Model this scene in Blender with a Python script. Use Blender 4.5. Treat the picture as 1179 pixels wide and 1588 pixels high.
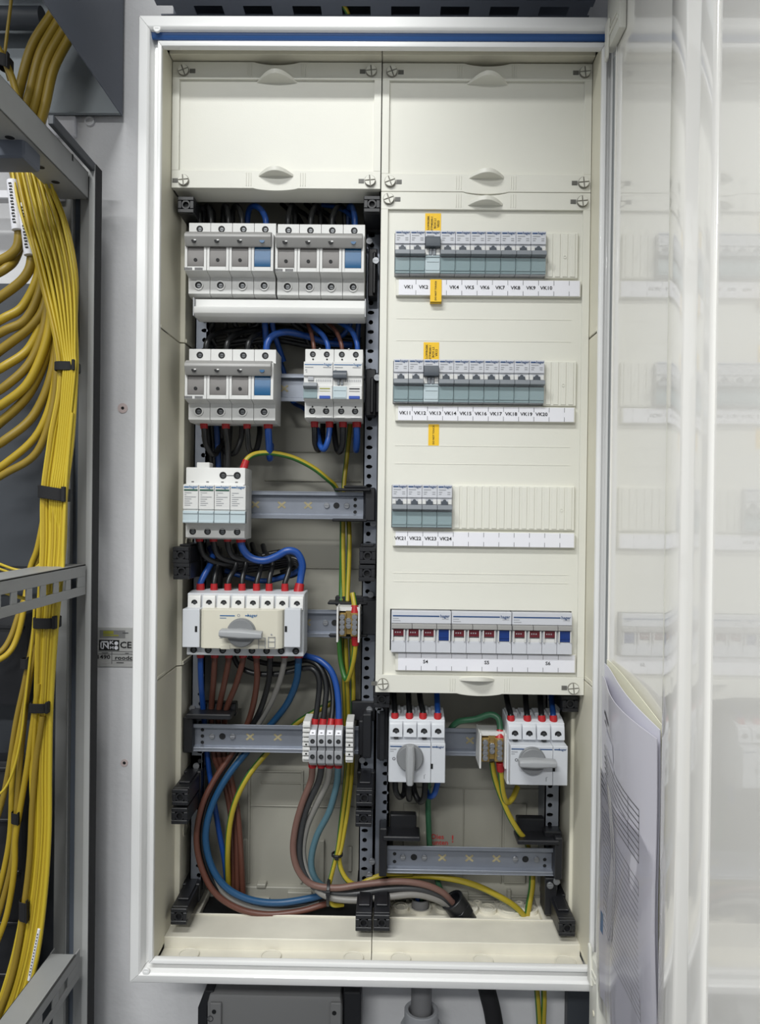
import bpy, bmesh, math, random
from mathutils import Vector, Matrix
for o in list(bpy.data.objects): bpy.data.objects.remove(o, do_unlink=True)
SC = bpy.context.scene; COL = SC.collection
random.seed(7)
RAISE = 1.4            # everything is laid out around the camera height, then lifted by this
# ------------------------------------------------------------------ camera
FPX, CDIST = 1181.0, 0.865
YAW, PITCH, ROLL = .013, .0067, .012
FWD = Vector((-math.sin(YAW), math.cos(YAW)*math.cos(PITCH), -math.sin(PITCH))).normalized()
_r = FWD.cross(Vector((0,0,1))).normalized(); _u = _r.cross(FWD)
RGT = _r*math.cos(ROLL)+_u*math.sin(ROLL); UPV = -_r*math.sin(ROLL)+_u*math.cos(ROLL)
CAM = Vector((0,-CDIST,0))
cd = bpy.data.cameras.new('camera'); co = bpy.data.objects.new('camera', cd); COL.objects.link(co)
M = Matrix((RGT,UPV,-FWD)).transposed().to_4x4(); M.translation = CAM+Vector((0,0,RAISE)); co.matrix_world = M
cd.sensor_fit='VERTICAL'; cd.sensor_height=24; cd.lens=24*FPX/1588; cd.clip_start=.02
SC.camera = co
# ------------------------------------------------------------------ world, lamps, exposure
w = bpy.data.worlds.new('world'); SC.world=w; w.use_nodes=True
w.node_tree.nodes['Background'].inputs[0].default_value=(.8,.9,1,1); w.node_tree.nodes['Background'].inputs[1].default_value=.05
SC.view_settings.view_transform='Standard'; SC.view_settings.look='None'; SC.view_settings.gamma=1; SC.view_settings.use_curve_mapping=False
SC.view_settings.exposure=0.0
LAMPS=[((-.58,-1.10,1.45),(1.2,.20),42,(.99,1,.985)), ((-.60,-2.8,1.45),(1.2,.20),74,(.99,1,.985))]
def lamp(loc,size,power,col):
    l=bpy.data.lights.new('ceiling_lamp','AREA'); l.shape='RECTANGLE'; l.size,l.size_y=size; l.energy=power; l.color=col
    o=bpy.data.objects.new('ceiling_lamp',l); o.location=Vector(loc); COL.objects.link(o)
for a in LAMPS: lamp(*a)
# ------------------------------------------------------------------ helpers
def P(px,py,Y):
    d=FWD+RGT*((px-589.5)/FPX)-UPV*((py-794)/FPX)
    return CAM+d*((Y+CDIST)/d.y)
def lin(c): return tuple(((x/255)/12.92 if x/255<=.04045 else ((x/255+.055)/1.055)**2.4) for x in c)
MATS={}
def mat(name,c,rough=.5,metal=0,coat=0,noise=0,scale=40,spec=.5,bump=0,bscale=400,emit=0,alpha=1,coat_rough=.05):
    m=bpy.data.materials.new(name); m.use_nodes=True; nt=m.node_tree; b=nt.nodes['Principled BSDF']
    b.inputs['Base Color'].default_value=(*lin(c),1); b.inputs['Roughness'].default_value=rough; b.inputs['Metallic'].default_value=metal
    b.inputs['Coat Weight'].default_value=coat; b.inputs['Coat Roughness'].default_value=coat_rough; b.inputs['Specular IOR Level'].default_value=spec
    if emit: b.inputs['Emission Color'].default_value=(*lin(c),1); b.inputs['Emission Strength'].default_value=emit
    if alpha<1: b.inputs['Alpha'].default_value=alpha
    if noise or bump:
        tc=nt.nodes.new('ShaderNodeTexCoord')
    if noise:
        n=nt.nodes.new('ShaderNodeTexNoise'); n.inputs['Scale'].default_value=scale; n.inputs['Detail'].default_value=5
        nt.links.new(tc.outputs['Object'],n.inputs['Vector'])
        mr=nt.nodes.new('ShaderNodeMapRange'); mr.inputs[1].default_value=.3; mr.inputs[2].default_value=.7; mr.inputs[3].default_value=1-noise; mr.inputs[4].default_value=1+noise*.4
        nt.links.new(n.outputs['Fac'],mr.inputs[0])
        mx=nt.nodes.new('ShaderNodeMix'); mx.data_type='RGBA'; mx.blend_type='MULTIPLY'; mx.inputs['Factor'].default_value=1
        mx.inputs[6].default_value=(*lin(c),1); nt.links.new(mr.outputs[0],mx.inputs[7]); nt.links.new(mx.outputs[2],b.inputs['Base Color'])
    if bump:
        n=nt.nodes.new('ShaderNodeTexNoise'); n.inputs['Scale'].default_value=bscale; n.inputs['Detail'].default_value=3
        nt.links.new(tc.outputs['Object'],n.inputs['Vector'])
        bp=nt.nodes.new('ShaderNodeBump'); bp.inputs['Strength'].default_value=bump; bp.inputs['Distance'].default_value=.001
        nt.links.new(n.outputs['Fac'],bp.inputs['Height']); nt.links.new(bp.outputs[0],b.inputs['Normal'])
    MATS[name]=m; return m
mat('wall_paint',(212,212,214),.75,noise=.06,scale=12,bump=.5,bscale=120)
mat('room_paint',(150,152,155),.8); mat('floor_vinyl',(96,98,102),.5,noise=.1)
mat('frame_white',(238,238,237),.3,coat=.3); mat('cream',(223,222,212),.42,noise=.03,scale=8,bump=.08,bscale=900)
mat('beige',(222,218,200),.45,noise=.04,scale=10); mat('backplate_shaded',(152,150,140),.5,noise=.07,scale=9)  # back plate cream toned down, inner shade put into its colour
mat('ledge',(224,220,206),.45,noise=.13,scale=16); mat('seal_blue',(45,88,148),.45)
mat('dark_void',(14,15,18),.7); mat('door_white',(247,245,240),.16,coat=1,spec=.6,coat_rough=.015)
mat('device_white',(213,213,211),.4); mat('device_cool',(203,206,211),.4); mat('device_ivory',(213,209,193),.4)
mat('device_grey',(168,170,174),.42); mat('handle_grey',(150,149,147),.4); mat('insert_grey',(122,119,117),.5)
mat('toggle_grey',(128,133,139),.4); mat('toggle_dark',(74,80,88),.4); mat('holder_clear',(138,156,160),.18,coat=.6)
mat('holder_light',(186,200,205),.18,coat=.6); mat('plate_grey',(200,202,208),.4)
mat('insert_blue',(28,88,132),.35); mat('button_blue',(45,80,165),.35); mat('fuse_blue',(16,50,116),.35); mat('fuse_red',(96,27,37),.3)
mat('logo_blue',(38,98,150),.5); mat('logo_deep',(34,70,118),.5); mat('print_dark',(70,70,74),.6); mat('print_black',(16,16,18),.6); mat('print_grey',(150,152,156),.6); mat('print_red',(200,60,60),.6); mat('print_green',(30,80,62),.5)
mat('paper_white',(232,232,238),.6); mat('paper_lav',(205,203,212),.45,coat=.3); mat('paper_cream',(238,236,214),.6); mat('paper_light',(222,221,232),.4)
mat('sticker',(238,192,32),.5); mat('black_plastic',(26,27,31),.42); mat('black_soft',(20,20,23),.75)
mat('steel',(176,182,194),.38,metal=.75,noise=.1,scale=60); mat('steel_rail',(140,145,155),.40,metal=.6,noise=.07,scale=50); mat('screw_steel',(150,152,156),.42,metal=.8)
mat('knockout',(158,148,116),.6,noise=.25,scale=150); mat('brass',(178,150,92),.35,metal=.75)
mat('wire_black',(24,25,27),.38); mat('wire_blue',(28,72,146),.35); mat('wire_navy',(22,60,120),.38); mat('wire_teal',(26,72,110),.38); mat('wire_brown',(94,57,46),.42); mat('wire_pinkbrown',(112,84,76),.45)
mat('wire_grey',(128,126,122),.42); mat('wire_dark',(52,53,55),.42); mat('wire_slate',(74,106,118),.45); mat('wire_yellow',(168,150,44),.4); mat('wire_green',(54,106,48),.4); mat('wire_darkgreen',(52,100,72),.42); mat('ferrule_red',(168,30,36),.4)
mat('fibre',(180,153,40),.42,noise=.08,scale=30); mat('fibre_deep',(148,124,40),.45,noise=.08,scale=30); mat('fibre_bright',(200,176,50),.4)
mat('rack_grey',(150,151,150),.45,noise=.03); mat('rack_blue',(98,106,118),.5); mat('rack_dark',(60,64,70),.5)
mat('galv',(140,146,150),.55,metal=.5,noise=.2,scale=9); mat('galv_dark',(98,104,116),.5,metal=.25); mat('case_grey',(128,128,128),.5); mat('conduit',(118,118,120),.55)
mat('plug',(196,180,178),.7); mat('plate_alu',(186,186,184),.45,metal=.2); mat('olive_print',(150,150,60),.5); mat('plate_band',(128,128,128),.4)
mat('lamp_white',(240,240,240),.5)
class MB:
    def __init__(s): s.v=[]; s.f=[]; s.m=[]; s.k=0
    def mi(s,k): s.k=k; return s
    def add(s,vs,fs,k=None):
        b=len(s.v); s.v.extend([tuple(x) for x in vs]); k=s.k if k is None else k
        for f in fs: s.f.append(tuple(b+i for i in f)); s.m.append(k)
    def box(s,x0,x1,y0,y1,z0,z1,k=None):
        if x0>x1:x0,x1=x1,x0
        if y0>y1:y0,y1=y1,y0
        if z0>z1:z0,z1=z1,z0
        s.add([(x0,y0,z0),(x1,y0,z0),(x1,y1,z0),(x0,y1,z0),(x0,y0,z1),(x1,y0,z1),(x1,y1,z1),(x0,y1,z1)],
              [(3,2,1,0),(4,5,6,7),(0,1,5,4),(1,2,6,5),(2,3,7,6),(3,0,4,7)],k); return s
    def pbox(s,x0,y0,x1,y1,Yf,Yb,k=None):
        s.box(*pr(x0,y0,x1,y1,Yf)[:2],Yf,Yb,*pr(x0,y0,x1,y1,Yf)[2:],k); return s
    def prism(s,pts,axis,a0,a1,k=None):
        n=len(pts)
        mk={'x':lambda p,a:(a,p[0],p[1]),'y':lambda p,a:(p[0],a,p[1]),'z':lambda p,a:(p[0],p[1],a)}[axis]
        s.add([mk(p,a0) for p in pts]+[mk(p,a1) for p in pts],[tuple(range(n))[::-1],tuple(range(n,2*n))]+[(i,(i+1)%n,n+(i+1)%n,n+i) for i in range(n)],k); return s
    def cyl(s,c,axis,r,h,n=16,k=None,r2=None):
        r2=r if r2 is None else r2; c=Vector(c); ax=Vector({'x':(1,0,0),'y':(0,1,0),'z':(0,0,1)}[axis]) if isinstance(axis,str) else Vector(axis).normalized()
        a=ax.orthogonal().normalized(); b=ax.cross(a)
        ring=lambda rr,o:[c+ax*o+(a*math.cos(t)+b*math.sin(t))*rr for t in [2*math.pi*i/n for i in range(n)]]
        s.add(ring(r,0)+ring(r2,h),[tuple(range(n))[::-1],tuple(range(n,2*n))]+[(i,(i+1)%n,n+(i+1)%n,n+i) for i in range(n)],k); return s
    def ring(s,c,axis,ro,ri,h,n=18,k=None):
        c=Vector(c); ax=Vector({'x':(1,0,0),'y':(0,1,0),'z':(0,0,1)}[axis]) if isinstance(axis,str) else Vector(axis).normalized()
        a=ax.orthogonal().normalized(); b=ax.cross(a)
        R=lambda rr,o:[c+ax*o+(a*math.cos(t)+b*math.sin(t))*rr for t in [2*math.pi*i/n for i in range(n)]]
        fs=[]
        for i in range(n):
            j=(i+1)%n
            fs+=[(i,j,n+j,n+i),(2*n+j,2*n+i,3*n+i,3*n+j),(i,2*n+i,2*n+j,j)[::1],(n+i,n+j,3*n+j,3*n+i)]
        s.add(R(ro,0)+R(ro,h)+R(ri,0)+R(ri,h),fs,k); return s
    def tube(s,path,r,n=8,k=None,stripe=None,cap=True):
        path=[Vector(p) for p in path]; N=len(path); b0=len(s.v); k=s.k if k is None else k
        t=(path[1]-path[0]).normalized(); a=t.orthogonal().normalized() if abs(t.y)>.9 else (Vector((0,-1,0))-t*(-t.y)).normalized()
        for i,p in enumerate(path):
            t2=(path[min(i+1,N-1)]-path[max(i-1,0)]).normalized()
            a=(a-t2*a.dot(t2))
            a=a.normalized() if a.length>1e-6 else t2.orthogonal().normalized()
            bb=t2.cross(a); rr=r[i] if isinstance(r,(list,tuple)) else r
            for j in range(n):
                th=2*math.pi*j/n; s.v.append(tuple(p+(a*math.cos(th)+bb*math.sin(th))*rr))
        for i in range(N-1):
            for j in range(n):
                q=(j+1)%n; s.f.append((b0+i*n+j,b0+i*n+q,b0+(i+1)*n+q,b0+(i+1)*n+j)); s.m.append(k if stripe is None or j not in stripe[0] else stripe[1])
        if cap:
            s.f.append(tuple(b0+j for j in range(n))[::-1]); s.m.append(k); s.f.append(tuple(b0+(N-1)*n+j for j in range(n))); s.m.append(k)
        return s
    def text(s,t,cx,cz,Y,h,k=None,rot=0,sx=1,align='c'):
        vs,fs,wd=glyphs(t); c,sn=math.cos(rot),math.sin(rot); off=wd/2 if align=='c' else 0
        out=[]
        for x,y in vs:
            x=(x-off)*h*sx; y=(y-.35)*h
            out.append((cx+x*c-y*sn,Y,cz+x*sn+y*c))
        s.add(out,fs,k); return s
_gl={}
def glyphs(t):
    if t not in _gl:
        cu=bpy.data.curves.new('lettering','FONT'); cu.body=t; cu.resolution_u=2; cu.size=1.38; cu.offset=.022
        ob=bpy.data.objects.new('lettering',cu); COL.objects.link(ob); dg=bpy.context.evaluated_depsgraph_get(); dg.update()
        me=bpy.data.meshes.new_from_object(ob.evaluated_get(dg))
        vs=[(v.co.x,v.co.y) for v in me.vertices]; fs=[tuple(p.vertices) for p in me.polygons]
        bpy.data.objects.remove(ob); bpy.data.curves.remove(cu); bpy.data.meshes.remove(me)
        _gl[t]=(vs,fs,max(x for x,y in vs) if vs else 0)
    return _gl[t]
def pr(x0,y0,x1,y1,Y):
    a,b,c,d=P(x0,y0,Y),P(x1,y0,Y),P(x0,y1,Y),P(x1,y1,Y)
    return (a.x+c.x)/2,(b.x+d.x)/2,(c.z+d.z)/2,(a.z+b.z)/2
def root(o):
    while o.parent: o=o.parent
    return o
def obj(name,mb,mats,parent=None,bevel=0,seg=1,smooth=30,label=None,loc=None):
    mats=[mats] if isinstance(mats,str) else mats
    off=root(parent).location if parent else Vector(loc or (0,0,0))
    me=bpy.data.meshes.new(name); me.from_pydata([(x-off.x,y-off.y,z-off.z) for x,y,z in mb.v],[],mb.f)
    for m in mats: me.materials.append(MATS[m])
    for p,k in zip(me.polygons,mb.m): p.material_index=min(k,len(mats)-1)
    bm=bmesh.new(); bm.from_mesh(me); bmesh.ops.recalc_face_normals(bm,faces=bm.faces)
    if bevel:
        es=[e for e in bm.edges if len(e.link_faces)==2 and e.calc_face_angle(0)>.5]
        bmesh.ops.bevel(bm,geom=es,offset=bevel,segments=seg,affect='EDGES',profile=.6,clamp_overlap=True)
    bm.to_mesh(me); bm.free()
    if smooth:
        me.polygons.foreach_set('use_smooth',[True]*len(me.polygons)); me.set_sharp_from_angle(angle=math.radians(smooth))
    o=bpy.data.objects.new(name,me); COL.objects.link(o)
    if parent: o.parent=parent
    else: o.location=off
    if label: o['label']=label
    return o
def tag(o,label,cat,group=None,kind=None):
    if label:o['label']=label
    if cat:o['category']=cat
    if group:o['group']=group
    if kind:o['kind']=kind
    return o
def thing(name,label,cat,loc,group=None):
    o=bpy.data.objects.new(name,None); COL.objects.link(o); o.location=Vector(loc); o.empty_display_size=.01
    return tag(o,label,cat,group)
def dup(r,loc,label=None,group=None):
    def rec(o,par):
        c=o.copy(); COL.objects.link(c)
        if par: c.parent=par
        for ch in kids.get(o,[]): rec(ch,c)
        return c
    kids={}
    def walk(o):
        for x in KID.get(o.name,[]): kids.setdefault(o,[]).append(x); walk(x)
    KID={}
    for x in bpy.data.objects:
        if x.parent: KID.setdefault(x.parent.name,[]).append(x)
    walk(r); c=rec(r,None); c.location=Vector(loc)
    if label: c['label']=label
    if group: c['group']=group
    return c
def struct(name,mb,m,bevel=0):
    o=obj(name,mb,m,bevel=bevel); o['kind']='structure'; return o
def smoothpath(pts,sub=6):
    pts=[Vector(p) for p in pts]; q=[pts[0]*2-pts[1]]+pts+[pts[-1]*2-pts[-2]]; out=[]
    for i in range(1,len(q)-2):
        for j in range(sub):
            t=j/sub; a,b,c,d=q[i-1:i+3]
            out.append(.5*((2*b)+(c-a)*t+(2*a-5*b+4*c-d)*t*t+(3*b-a-3*c+d)*t**3))
    return out+[pts[-1]]
# ------------------------------------------------------------------ room
WY=.168
struct('wall_back',MB().box(-1.7,1.7,WY,WY+.1,-1.4,1.58),'wall_paint')
struct('wall_left',MB().box(-1.8,-1.7,-4.0,WY,-1.4,1.58),'room_paint')
struct('wall_right',MB().box(1.7,1.8,-4.0,WY,-1.4,1.58),'room_paint')
struct('wall_front',MB().box(-1.7,1.7,-4.1,-4.0,-1.4,1.58),'room_paint')
struct('floor',MB().box(-1.8,1.8,-4.1,WY+.1,-1.5,-1.4),'floor_vinyl')
struct('ceiling',MB().box(-1.8,1.8,-4.1,WY+.1,1.58,1.68),'room_paint')
for (x,y,z),(sx,sy),p,c in LAMPS:
    m=MB().box(x-sx/2-.02,x+sx/2+.02,y-sy/2-.02,y+sy/2+.02,z+.02,z+.08)
    o=obj('ceiling_luminaire',m,'lamp_white',bevel=.004); tag(o,'white ceiling light fitting %s the open cabinet'%('just in front of' if y>-1.5 else 'further back from'),'lamp')
# ------------------------------------------------------------------ enclosure
L,R_,T,B=-.266,.234,.5215,-.5225
enc=thing('electrical_cabinet','white framed open electrical cabinet mounted on the grey wall','cabinet',(-.016,.165,-.56))
PROF=[(0,.045),(0,.003),(.0015,.0),(.012,-.004),(.0145,-.002),(.0155,.012),(.0215,.012),(.022,.002),(.0265,.002),(.027,.004),(.027,.010),(.020,.016),(.004,.045)]
ol,orr,ot,ob=L-.027,R_+.027,T+.035,B-.027
def fr(side):
    n=len(PROF); a=[];b=[]
    for u,y in PROF:
        ut=u*35/27
        tl=(ol+u,y,ot-ut); tr=(orr-u,y,ot-ut); bl=(ol+u,y,ob+u); br=(orr-u,y,ob+u)
        p={'left':(bl,tl),'right':(br,tr),'top':(tl,tr),'bottom':(bl,br)}[side]; a.append(p[0]); b.append(p[1])
    m=MB(); m.add(a+b,[tuple(range(n))[::-1],tuple(range(n,2*n))]+[(i,(i+1)%n,n+(i+1)%n,n+i) for i in range(n)]); return m
for s in ('left','right','top','bottom'): obj('frame_rail',fr(s),'frame_white',enc,bevel=.0012,seg=2)
for bx_ in ((ol+.001,ol+.003,ob,ot),(orr-.003,orr-.001,ob,ot)): obj('shell_side',MB().box(bx_[0],bx_[1],.030,WY,bx_[2]+.001,bx_[3]-.001),'frame_white',enc)
for z_ in (ob+.001,ot-.003): obj('shell_side',MB().box(ol+.001,orr-.001,.030,WY,z_,z_+.002),'frame_white',enc)
m=MB(); z=P(400,56.5,.01).z
m.prism([(.006+.0065*math.cos(t)*.6,z+.0068*math.sin(t)) for t in [2*math.pi*i/14 for i in range(14)]],'x',ol+.014,orr-.012)
obj('door_seal',m,'seal_blue',enc,label='blue rubber seal along the top of the frame')
for px,py in ((243,43),(226,1508)):
    m=MB(); c=P(px,py,-.004); m.cyl((c.x,-.0035,c.z),'y',.0042,.003,16); m.box(c.x-.0025,c.x+.0025,-.0039,-.003,c.z-.0005,c.z+.0005)
    obj('corner_screw',m,'frame_white',enc,bevel=.0006)
SE=[.529,P(252,512,.02).z,P(246,1052,.02).z,-.530]
for i in range(3):
    z1,z0=SE[i]-(.0006 if i else 0),SE[i+1]+.0006
    m=MB().prism([(L-.004,.006),(L,.006),(L,.088),(L+.006,.090),(L+.006,.160),(L-.004,.160)],'z',z0,z1)
    m.box(L-.003,L+.0005,.008,.040,z0,z0+.004)
    if i<2: m.box(L-.003,L+.0075,.092,.158,z0,z0+.005)
    for k in range(2): m.ring((L+.006,.112+.028*k,(z0+z1)/2-.05),'x',.011,.0085,.0012,20)
    obj('side_panel',m,'beige',enc,bevel=.0008)
    m=MB().prism([(R_+.004,.006),(R_,.006),(R_,.088),(R_-.004,.090),(R_-.004,.160),(R_+.004,.160)],'z',z0,z1)
    m.box(R_-.0005,R_+.003,.008,.040,z0,z0+.006)
    obj('side_panel',m,'beige',enc,bevel=.0008)
MX=-.0155
# top and bottom ledges
for a,b in ((L,MX-.0004),(MX+.0004,R_)):
    m=MB().box(a,b,.006,.030,.5405,.546).box(a,b,.030,.160,.5290,.5425)
    for k in range(3):
        x=a+(b-a)*(.12+.38*k); m.cyl((x,.0190,.5405),'z',.0145,-.0024,22)
    obj('top_ledge',m,'beige',enc,bevel=.0006)
    m=MB().box(a,b,.006,.046,-.546,-.5345).box(a,b,.046,.099,-.546,-.5215).box(a,b,.0968,.099,-.5215,-.5200).box(a,b,.046,.0485,-.5215,-.5208)
    for k in range(3):
        x=a+(b-a)*(.135+.39*k); m.cyl((x,.0300,-.5345),'z',.0125,.0022,22); m.ring((x,.0300,-.5323),'z',.0125,.0105,.0008,22)
    obj('bottom_ledge',m,'ledge',enc,bevel=.0007)
# back plate with moulded relief
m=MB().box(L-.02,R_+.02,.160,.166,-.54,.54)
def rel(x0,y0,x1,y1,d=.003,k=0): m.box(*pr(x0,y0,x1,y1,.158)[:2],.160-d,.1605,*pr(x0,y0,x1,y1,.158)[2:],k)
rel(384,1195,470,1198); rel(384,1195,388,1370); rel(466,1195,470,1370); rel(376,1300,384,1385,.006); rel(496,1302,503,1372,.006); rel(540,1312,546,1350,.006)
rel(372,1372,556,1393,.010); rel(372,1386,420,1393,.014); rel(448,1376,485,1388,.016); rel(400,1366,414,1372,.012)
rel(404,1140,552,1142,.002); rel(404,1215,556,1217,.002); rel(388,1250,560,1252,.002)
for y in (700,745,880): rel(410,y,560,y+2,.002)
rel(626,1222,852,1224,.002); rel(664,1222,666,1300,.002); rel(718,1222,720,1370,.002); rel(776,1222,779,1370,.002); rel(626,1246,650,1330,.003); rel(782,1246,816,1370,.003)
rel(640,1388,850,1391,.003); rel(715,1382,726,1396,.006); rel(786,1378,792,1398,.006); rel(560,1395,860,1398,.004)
obj('back_plate',m,'backplate_shaded',enc,bevel=.0008)
m=MB(); c=P(679,1300,.156); m.text('Dies',c.x,c.z,.1593,.0068); c=P(683,1309,.156); m.text('unten',c.x,c.z,.1593,.0068); c=P(702,1304,.156); m.text('!',c.x,c.z,.1593,.010)
obj('lettering',m,'print_red',enc,label='red moulded-in writing on the back plate')
# cable exit pit and gland plate
m=MB().box(P(318,1400,.13).x,MX-.02,.0995,.159,-.548,-.530); obj('opening_dark_fill',m,'dark_void',enc,label='dark fill for the open slot in the cabinet floor')  # near-black block stands in for the shade inside the slot
m=MB().box(L+.006,P(318,1400,.13).x-.001,.0995,.159,-.548,-.528); m.box(P(308,1400,.13).x,P(318,1400,.13).x,.0995,.159,-.528,-.520); obj('floor_edge',m,'ledge',enc,bevel=.001)
m=MB().box(MX-.019,MX+.016,.0995,.159,-.548,-.528); m.box(MX+.016,R_-.004,.0995,.159,-.548,-.531)
m.box(MX+.016,MX+.019,.0995,.159,-.531,-.524); m.box(P(838,1410,.12).x,R_-.004,.0995,.159,-.531,-.523)
obj('gland_plate',m,'ledge',enc,bevel=.0006)
for px,r in ((622,.0105),(652,.0150),(688,.0105),(722,.0165),(757,.0115),(790,.0165),(822,.0105)):
    c=P(px,1411,.136); m=MB().cyl((c.x,.137,-.531),'z',r,.0035,26).ring((c.x,.137,-.5275),'z',r,r*.84,.0018,26).ring((c.x,.137,-.5275),'z',r*.62,r*.54,.001,22); obj('knockout',m,'ledge',enc)
for px in (606,637,671,706,741,774,806):
    c=P(px,1402,.152); m=MB().ring((c.x,.152,-.531),'z',.006,.0045,.004,20); obj('knockout',m,'ledge',enc)
# ------------------------------------------------------------------ cover plates
mat('knob_groove',(128,126,118),.5)  # grey under the cream quarters paints the shade of the cross slot
def knob(c,par,win):
    x,y,z=c; r=.0066; m=MB().cyl((x,y,z),'y',r,-.0026,22,1)
    a0=.35 if win>0 else .1
    for q in range(4):
        pts=[]
        g=.0008
        for t in range(6):
            th=a0+q*math.pi/2+(math.pi/2)*t/5; pts.append((x+(r-.0006)*math.cos(th)*.995,z+(r-.0006)*math.sin(th)*.995))
        mid=a0+q*math.pi/2+math.pi/4; cx,cz=math.cos(mid)*g*1.4,math.sin(mid)*g*1.4
        tang=lambda th,s:(s*math.sin(th)*g,-s*math.cos(th)*g)
        p0=(pts[0][0]-math.sin(a0+q*math.pi/2)*g*.9,pts[0][1]+math.cos(a0+q*math.pi/2)*g*.9)
        e=a0+(q+1)*math.pi/2; p1=(pts[-1][0]+math.sin(e)*g*.9,pts[-1][1]-math.cos(e)*g*.9)
        m.prism([(x+cx,z+cz),p0]+pts[1:-1]+[p1],'y',y-.0026,y-.0038)
    o=obj('quarter_turn_screw',m,['cream','knob_groove'],par)
    sx=x+win*.0105
    w=MB()
    for k in range(4): w.box(sx-.0030+k*.0016,sx-.0030+k*.0016+.0009,y-.0007,y+.0003,z-.0023,z+.0023,1)
    w.box(sx-.0032,sx+.0034,y-.0002,y+.0003,z-.0026,z+.0026)
    obj('screw_window',w,['rack_dark','knob_groove'],par)
def grip(cx,cz,par,y0=.047):
    w=.0250
    pts=[(cx-w,y0)]+[(cx-w+2*w*i/16,y0-.0175*math.sin(math.pi*i/16)) for i in range(1,16)]+[(cx+w,y0)]
    m=MB(); n=len(pts)
    top=[];bot=[]
    for x,y in pts:
        k=(y0-y)/.0175; top.append((x,y,cz+.0010+.0065*k)); bot.append((x,y,cz-.0012+.0030*k))
    m.add(top+bot,[tuple(range(n)),tuple(range(n,2*n))[::-1]]+[(i,(i+1)%n,n+(i+1)%n,n+i) for i in range(n)])
    obj('grip',m,'cream',par,bevel=.0004)
def cover(name,label,bx,screws,grips,slots=(),ridges=()):
    YF,YP,YB=.0425,.0462,.050
    x0,x1,z0,z1=bx
    t=thing(name,label,'cover',(x0,YB,z0),'cover plates in the cabinet')
    m=MB(); ht,hb,sd=.0205,.021,.0085
    zz=[z1-ht]; 
    cur=z1-ht
    for sx0,sx1,sz0,sz1 in slots:
        m.box(x0+sd,x1-sd,YP,YB,sz1,cur); m.box(x0+sd,sx0,YP,YB,sz0,sz1); m.box(sx1,x1-sd,YP,YB,sz0,sz1); cur=sz0
    m.box(x0+sd,x1-sd,YP,YB,z0+hb,cur)
    for r in ridges: m.box(x0+.02,x1-.02,YP-.00035,YP,r-.0004,r+.0004)
    obj('plate',m,'cream',t)
    m=MB(); n=16; cx=(x0+x1)/2
    def edge(sgn,zz,dip):
        out=[]
        for i in range(n+1):
            u=i/n; k=math.sin(math.pi*u); out.append((cx-.027+.054*u,zz+dip*k**.7))
        return out
    d=.0035
    m.prism([(x0,z1-ht),(x0,z1)]+edge(1,z1,-d)+[(x1,z1),(x1,z1-ht)],'y',YF,YB)
    m.prism([(x0,z0+hb),(x0,z0)]+edge(1,z0,-d*.8)+[(x1,z0),(x1,z0+hb)],'y',YF,YB)
    m.box(x0,x0+sd,YF,YB,z0+hb,z1-ht); m.box(x1-sd,x1,YF,YB,z0+hb,z1-ht)
    for s in (-1,1):
        for k in range(3):
            for zc in (z1-ht/2,z0+hb/2): m.box(cx+s*(.0295+.0028*k)-.0005,cx+s*(.0295+.0028*k)+.0005,YF-.0006,YF,zc-.008,zc+.008)
    obj('rim',m,'cream',t,bevel=.0007)
    m=MB().box(x0,x0+.0015,YB,.075,z0,z1).box(x1-.0015,x1,YB,.075,z0,z1).box(x0,x1,YB,.075,z1-.0015,z1).box(x0,x1,YB,.085,z0,z0+.0015)
    obj('skirt',m,'cream',t)
    for (px,py,wn) in screws:
        c=P(px,py,YF); knob((c.x,YF,c.z),t,wn)
    for px,py in grips:
        c=P(px,py,YP-.005); grip(c.x,c.z,t)
    return t
bl=pr(268,97,592,292,.0425); bl=(L+.0006,MX-.0006,bl[2],.5275)
cover('blank_cover','plain cream cover plate closing the top compartment above the open wiring',bl,[(285,110,1),(576,111,-1),(285,280,-1),(574,281,-1)],[(429,124),(428,273)])
q=pr(594,98,918,298,.0425); br_=(MX+.0006,R_-.0006,q[2]+.0004,.5270)
cover('blank_cover','plain cream cover plate above the breaker rows, beside the hinge',br_,[(608,112,1),(907,113,-1),(605,282,1),(905,284,-1)],[(757,127),(755,276)])
q=pr(590,297,913,1076,.0425); bg=(MX+.0006,R_-.0006,q[2],q[3]-.001)
ROWS=[(612,363,897,431),(608,561,892,628),(605,754,888,820),(604,946,888,1011)]
slots=[pr(a,b,c,d,.0462) for a,b,c,d in ROWS]
SX0,SX1=slots[0][0],slots[0][0]+.2165
slots=[(SX0,SX1,s[2],s[3]) for s in slots]
rg=[P(740,y,.0462).z for y in (495,529,692,720,890,903)]
bigc=cover('breaker_cover','tall cream cover plate with four slots full of breakers',bg,[(603,309,1),(903,313,-1),(594,1060,-1),(889,1067,-1)],[(753,318),(740,1056)],slots,rg)
def sticker(par,px0,py0,px1,py1,lines,rot,Y=.0460,h=.0034):
    x0,x1,z0,z1=pr(px0,py0,px1,py1,Y); m=MB().box(x0,x1,Y-.0003,Y,z0,z1)
    o=obj('yellow_sticker',m,'sticker',par,label='yellow sticker with black print')
    m=MB()
    for s,fx,fz,k in lines: m.text(s,x0+(x1-x0)*fx,z0+(z1-z0)*fz,Y-.0005,h*k,rot=math.pi/2)
    obj('lettering',m,'print_black',o)
sticker(bigc,659.5,331,684,363,[('CLOP/BGIBK',.22,.5,.72),('ETP48200-1',.44,.5,.72),('BOX L1',.64,.5,.8),('VK03',.85,.48,.8)],1)
sticker(bigc,657,531,681,562,[('CLOP/BGIBK',.22,.5,.72),('ETP48200-1',.44,.5,.72),('BOX L2',.64,.5,.8),('VK13',.85,.48,.8)],1)
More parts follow.
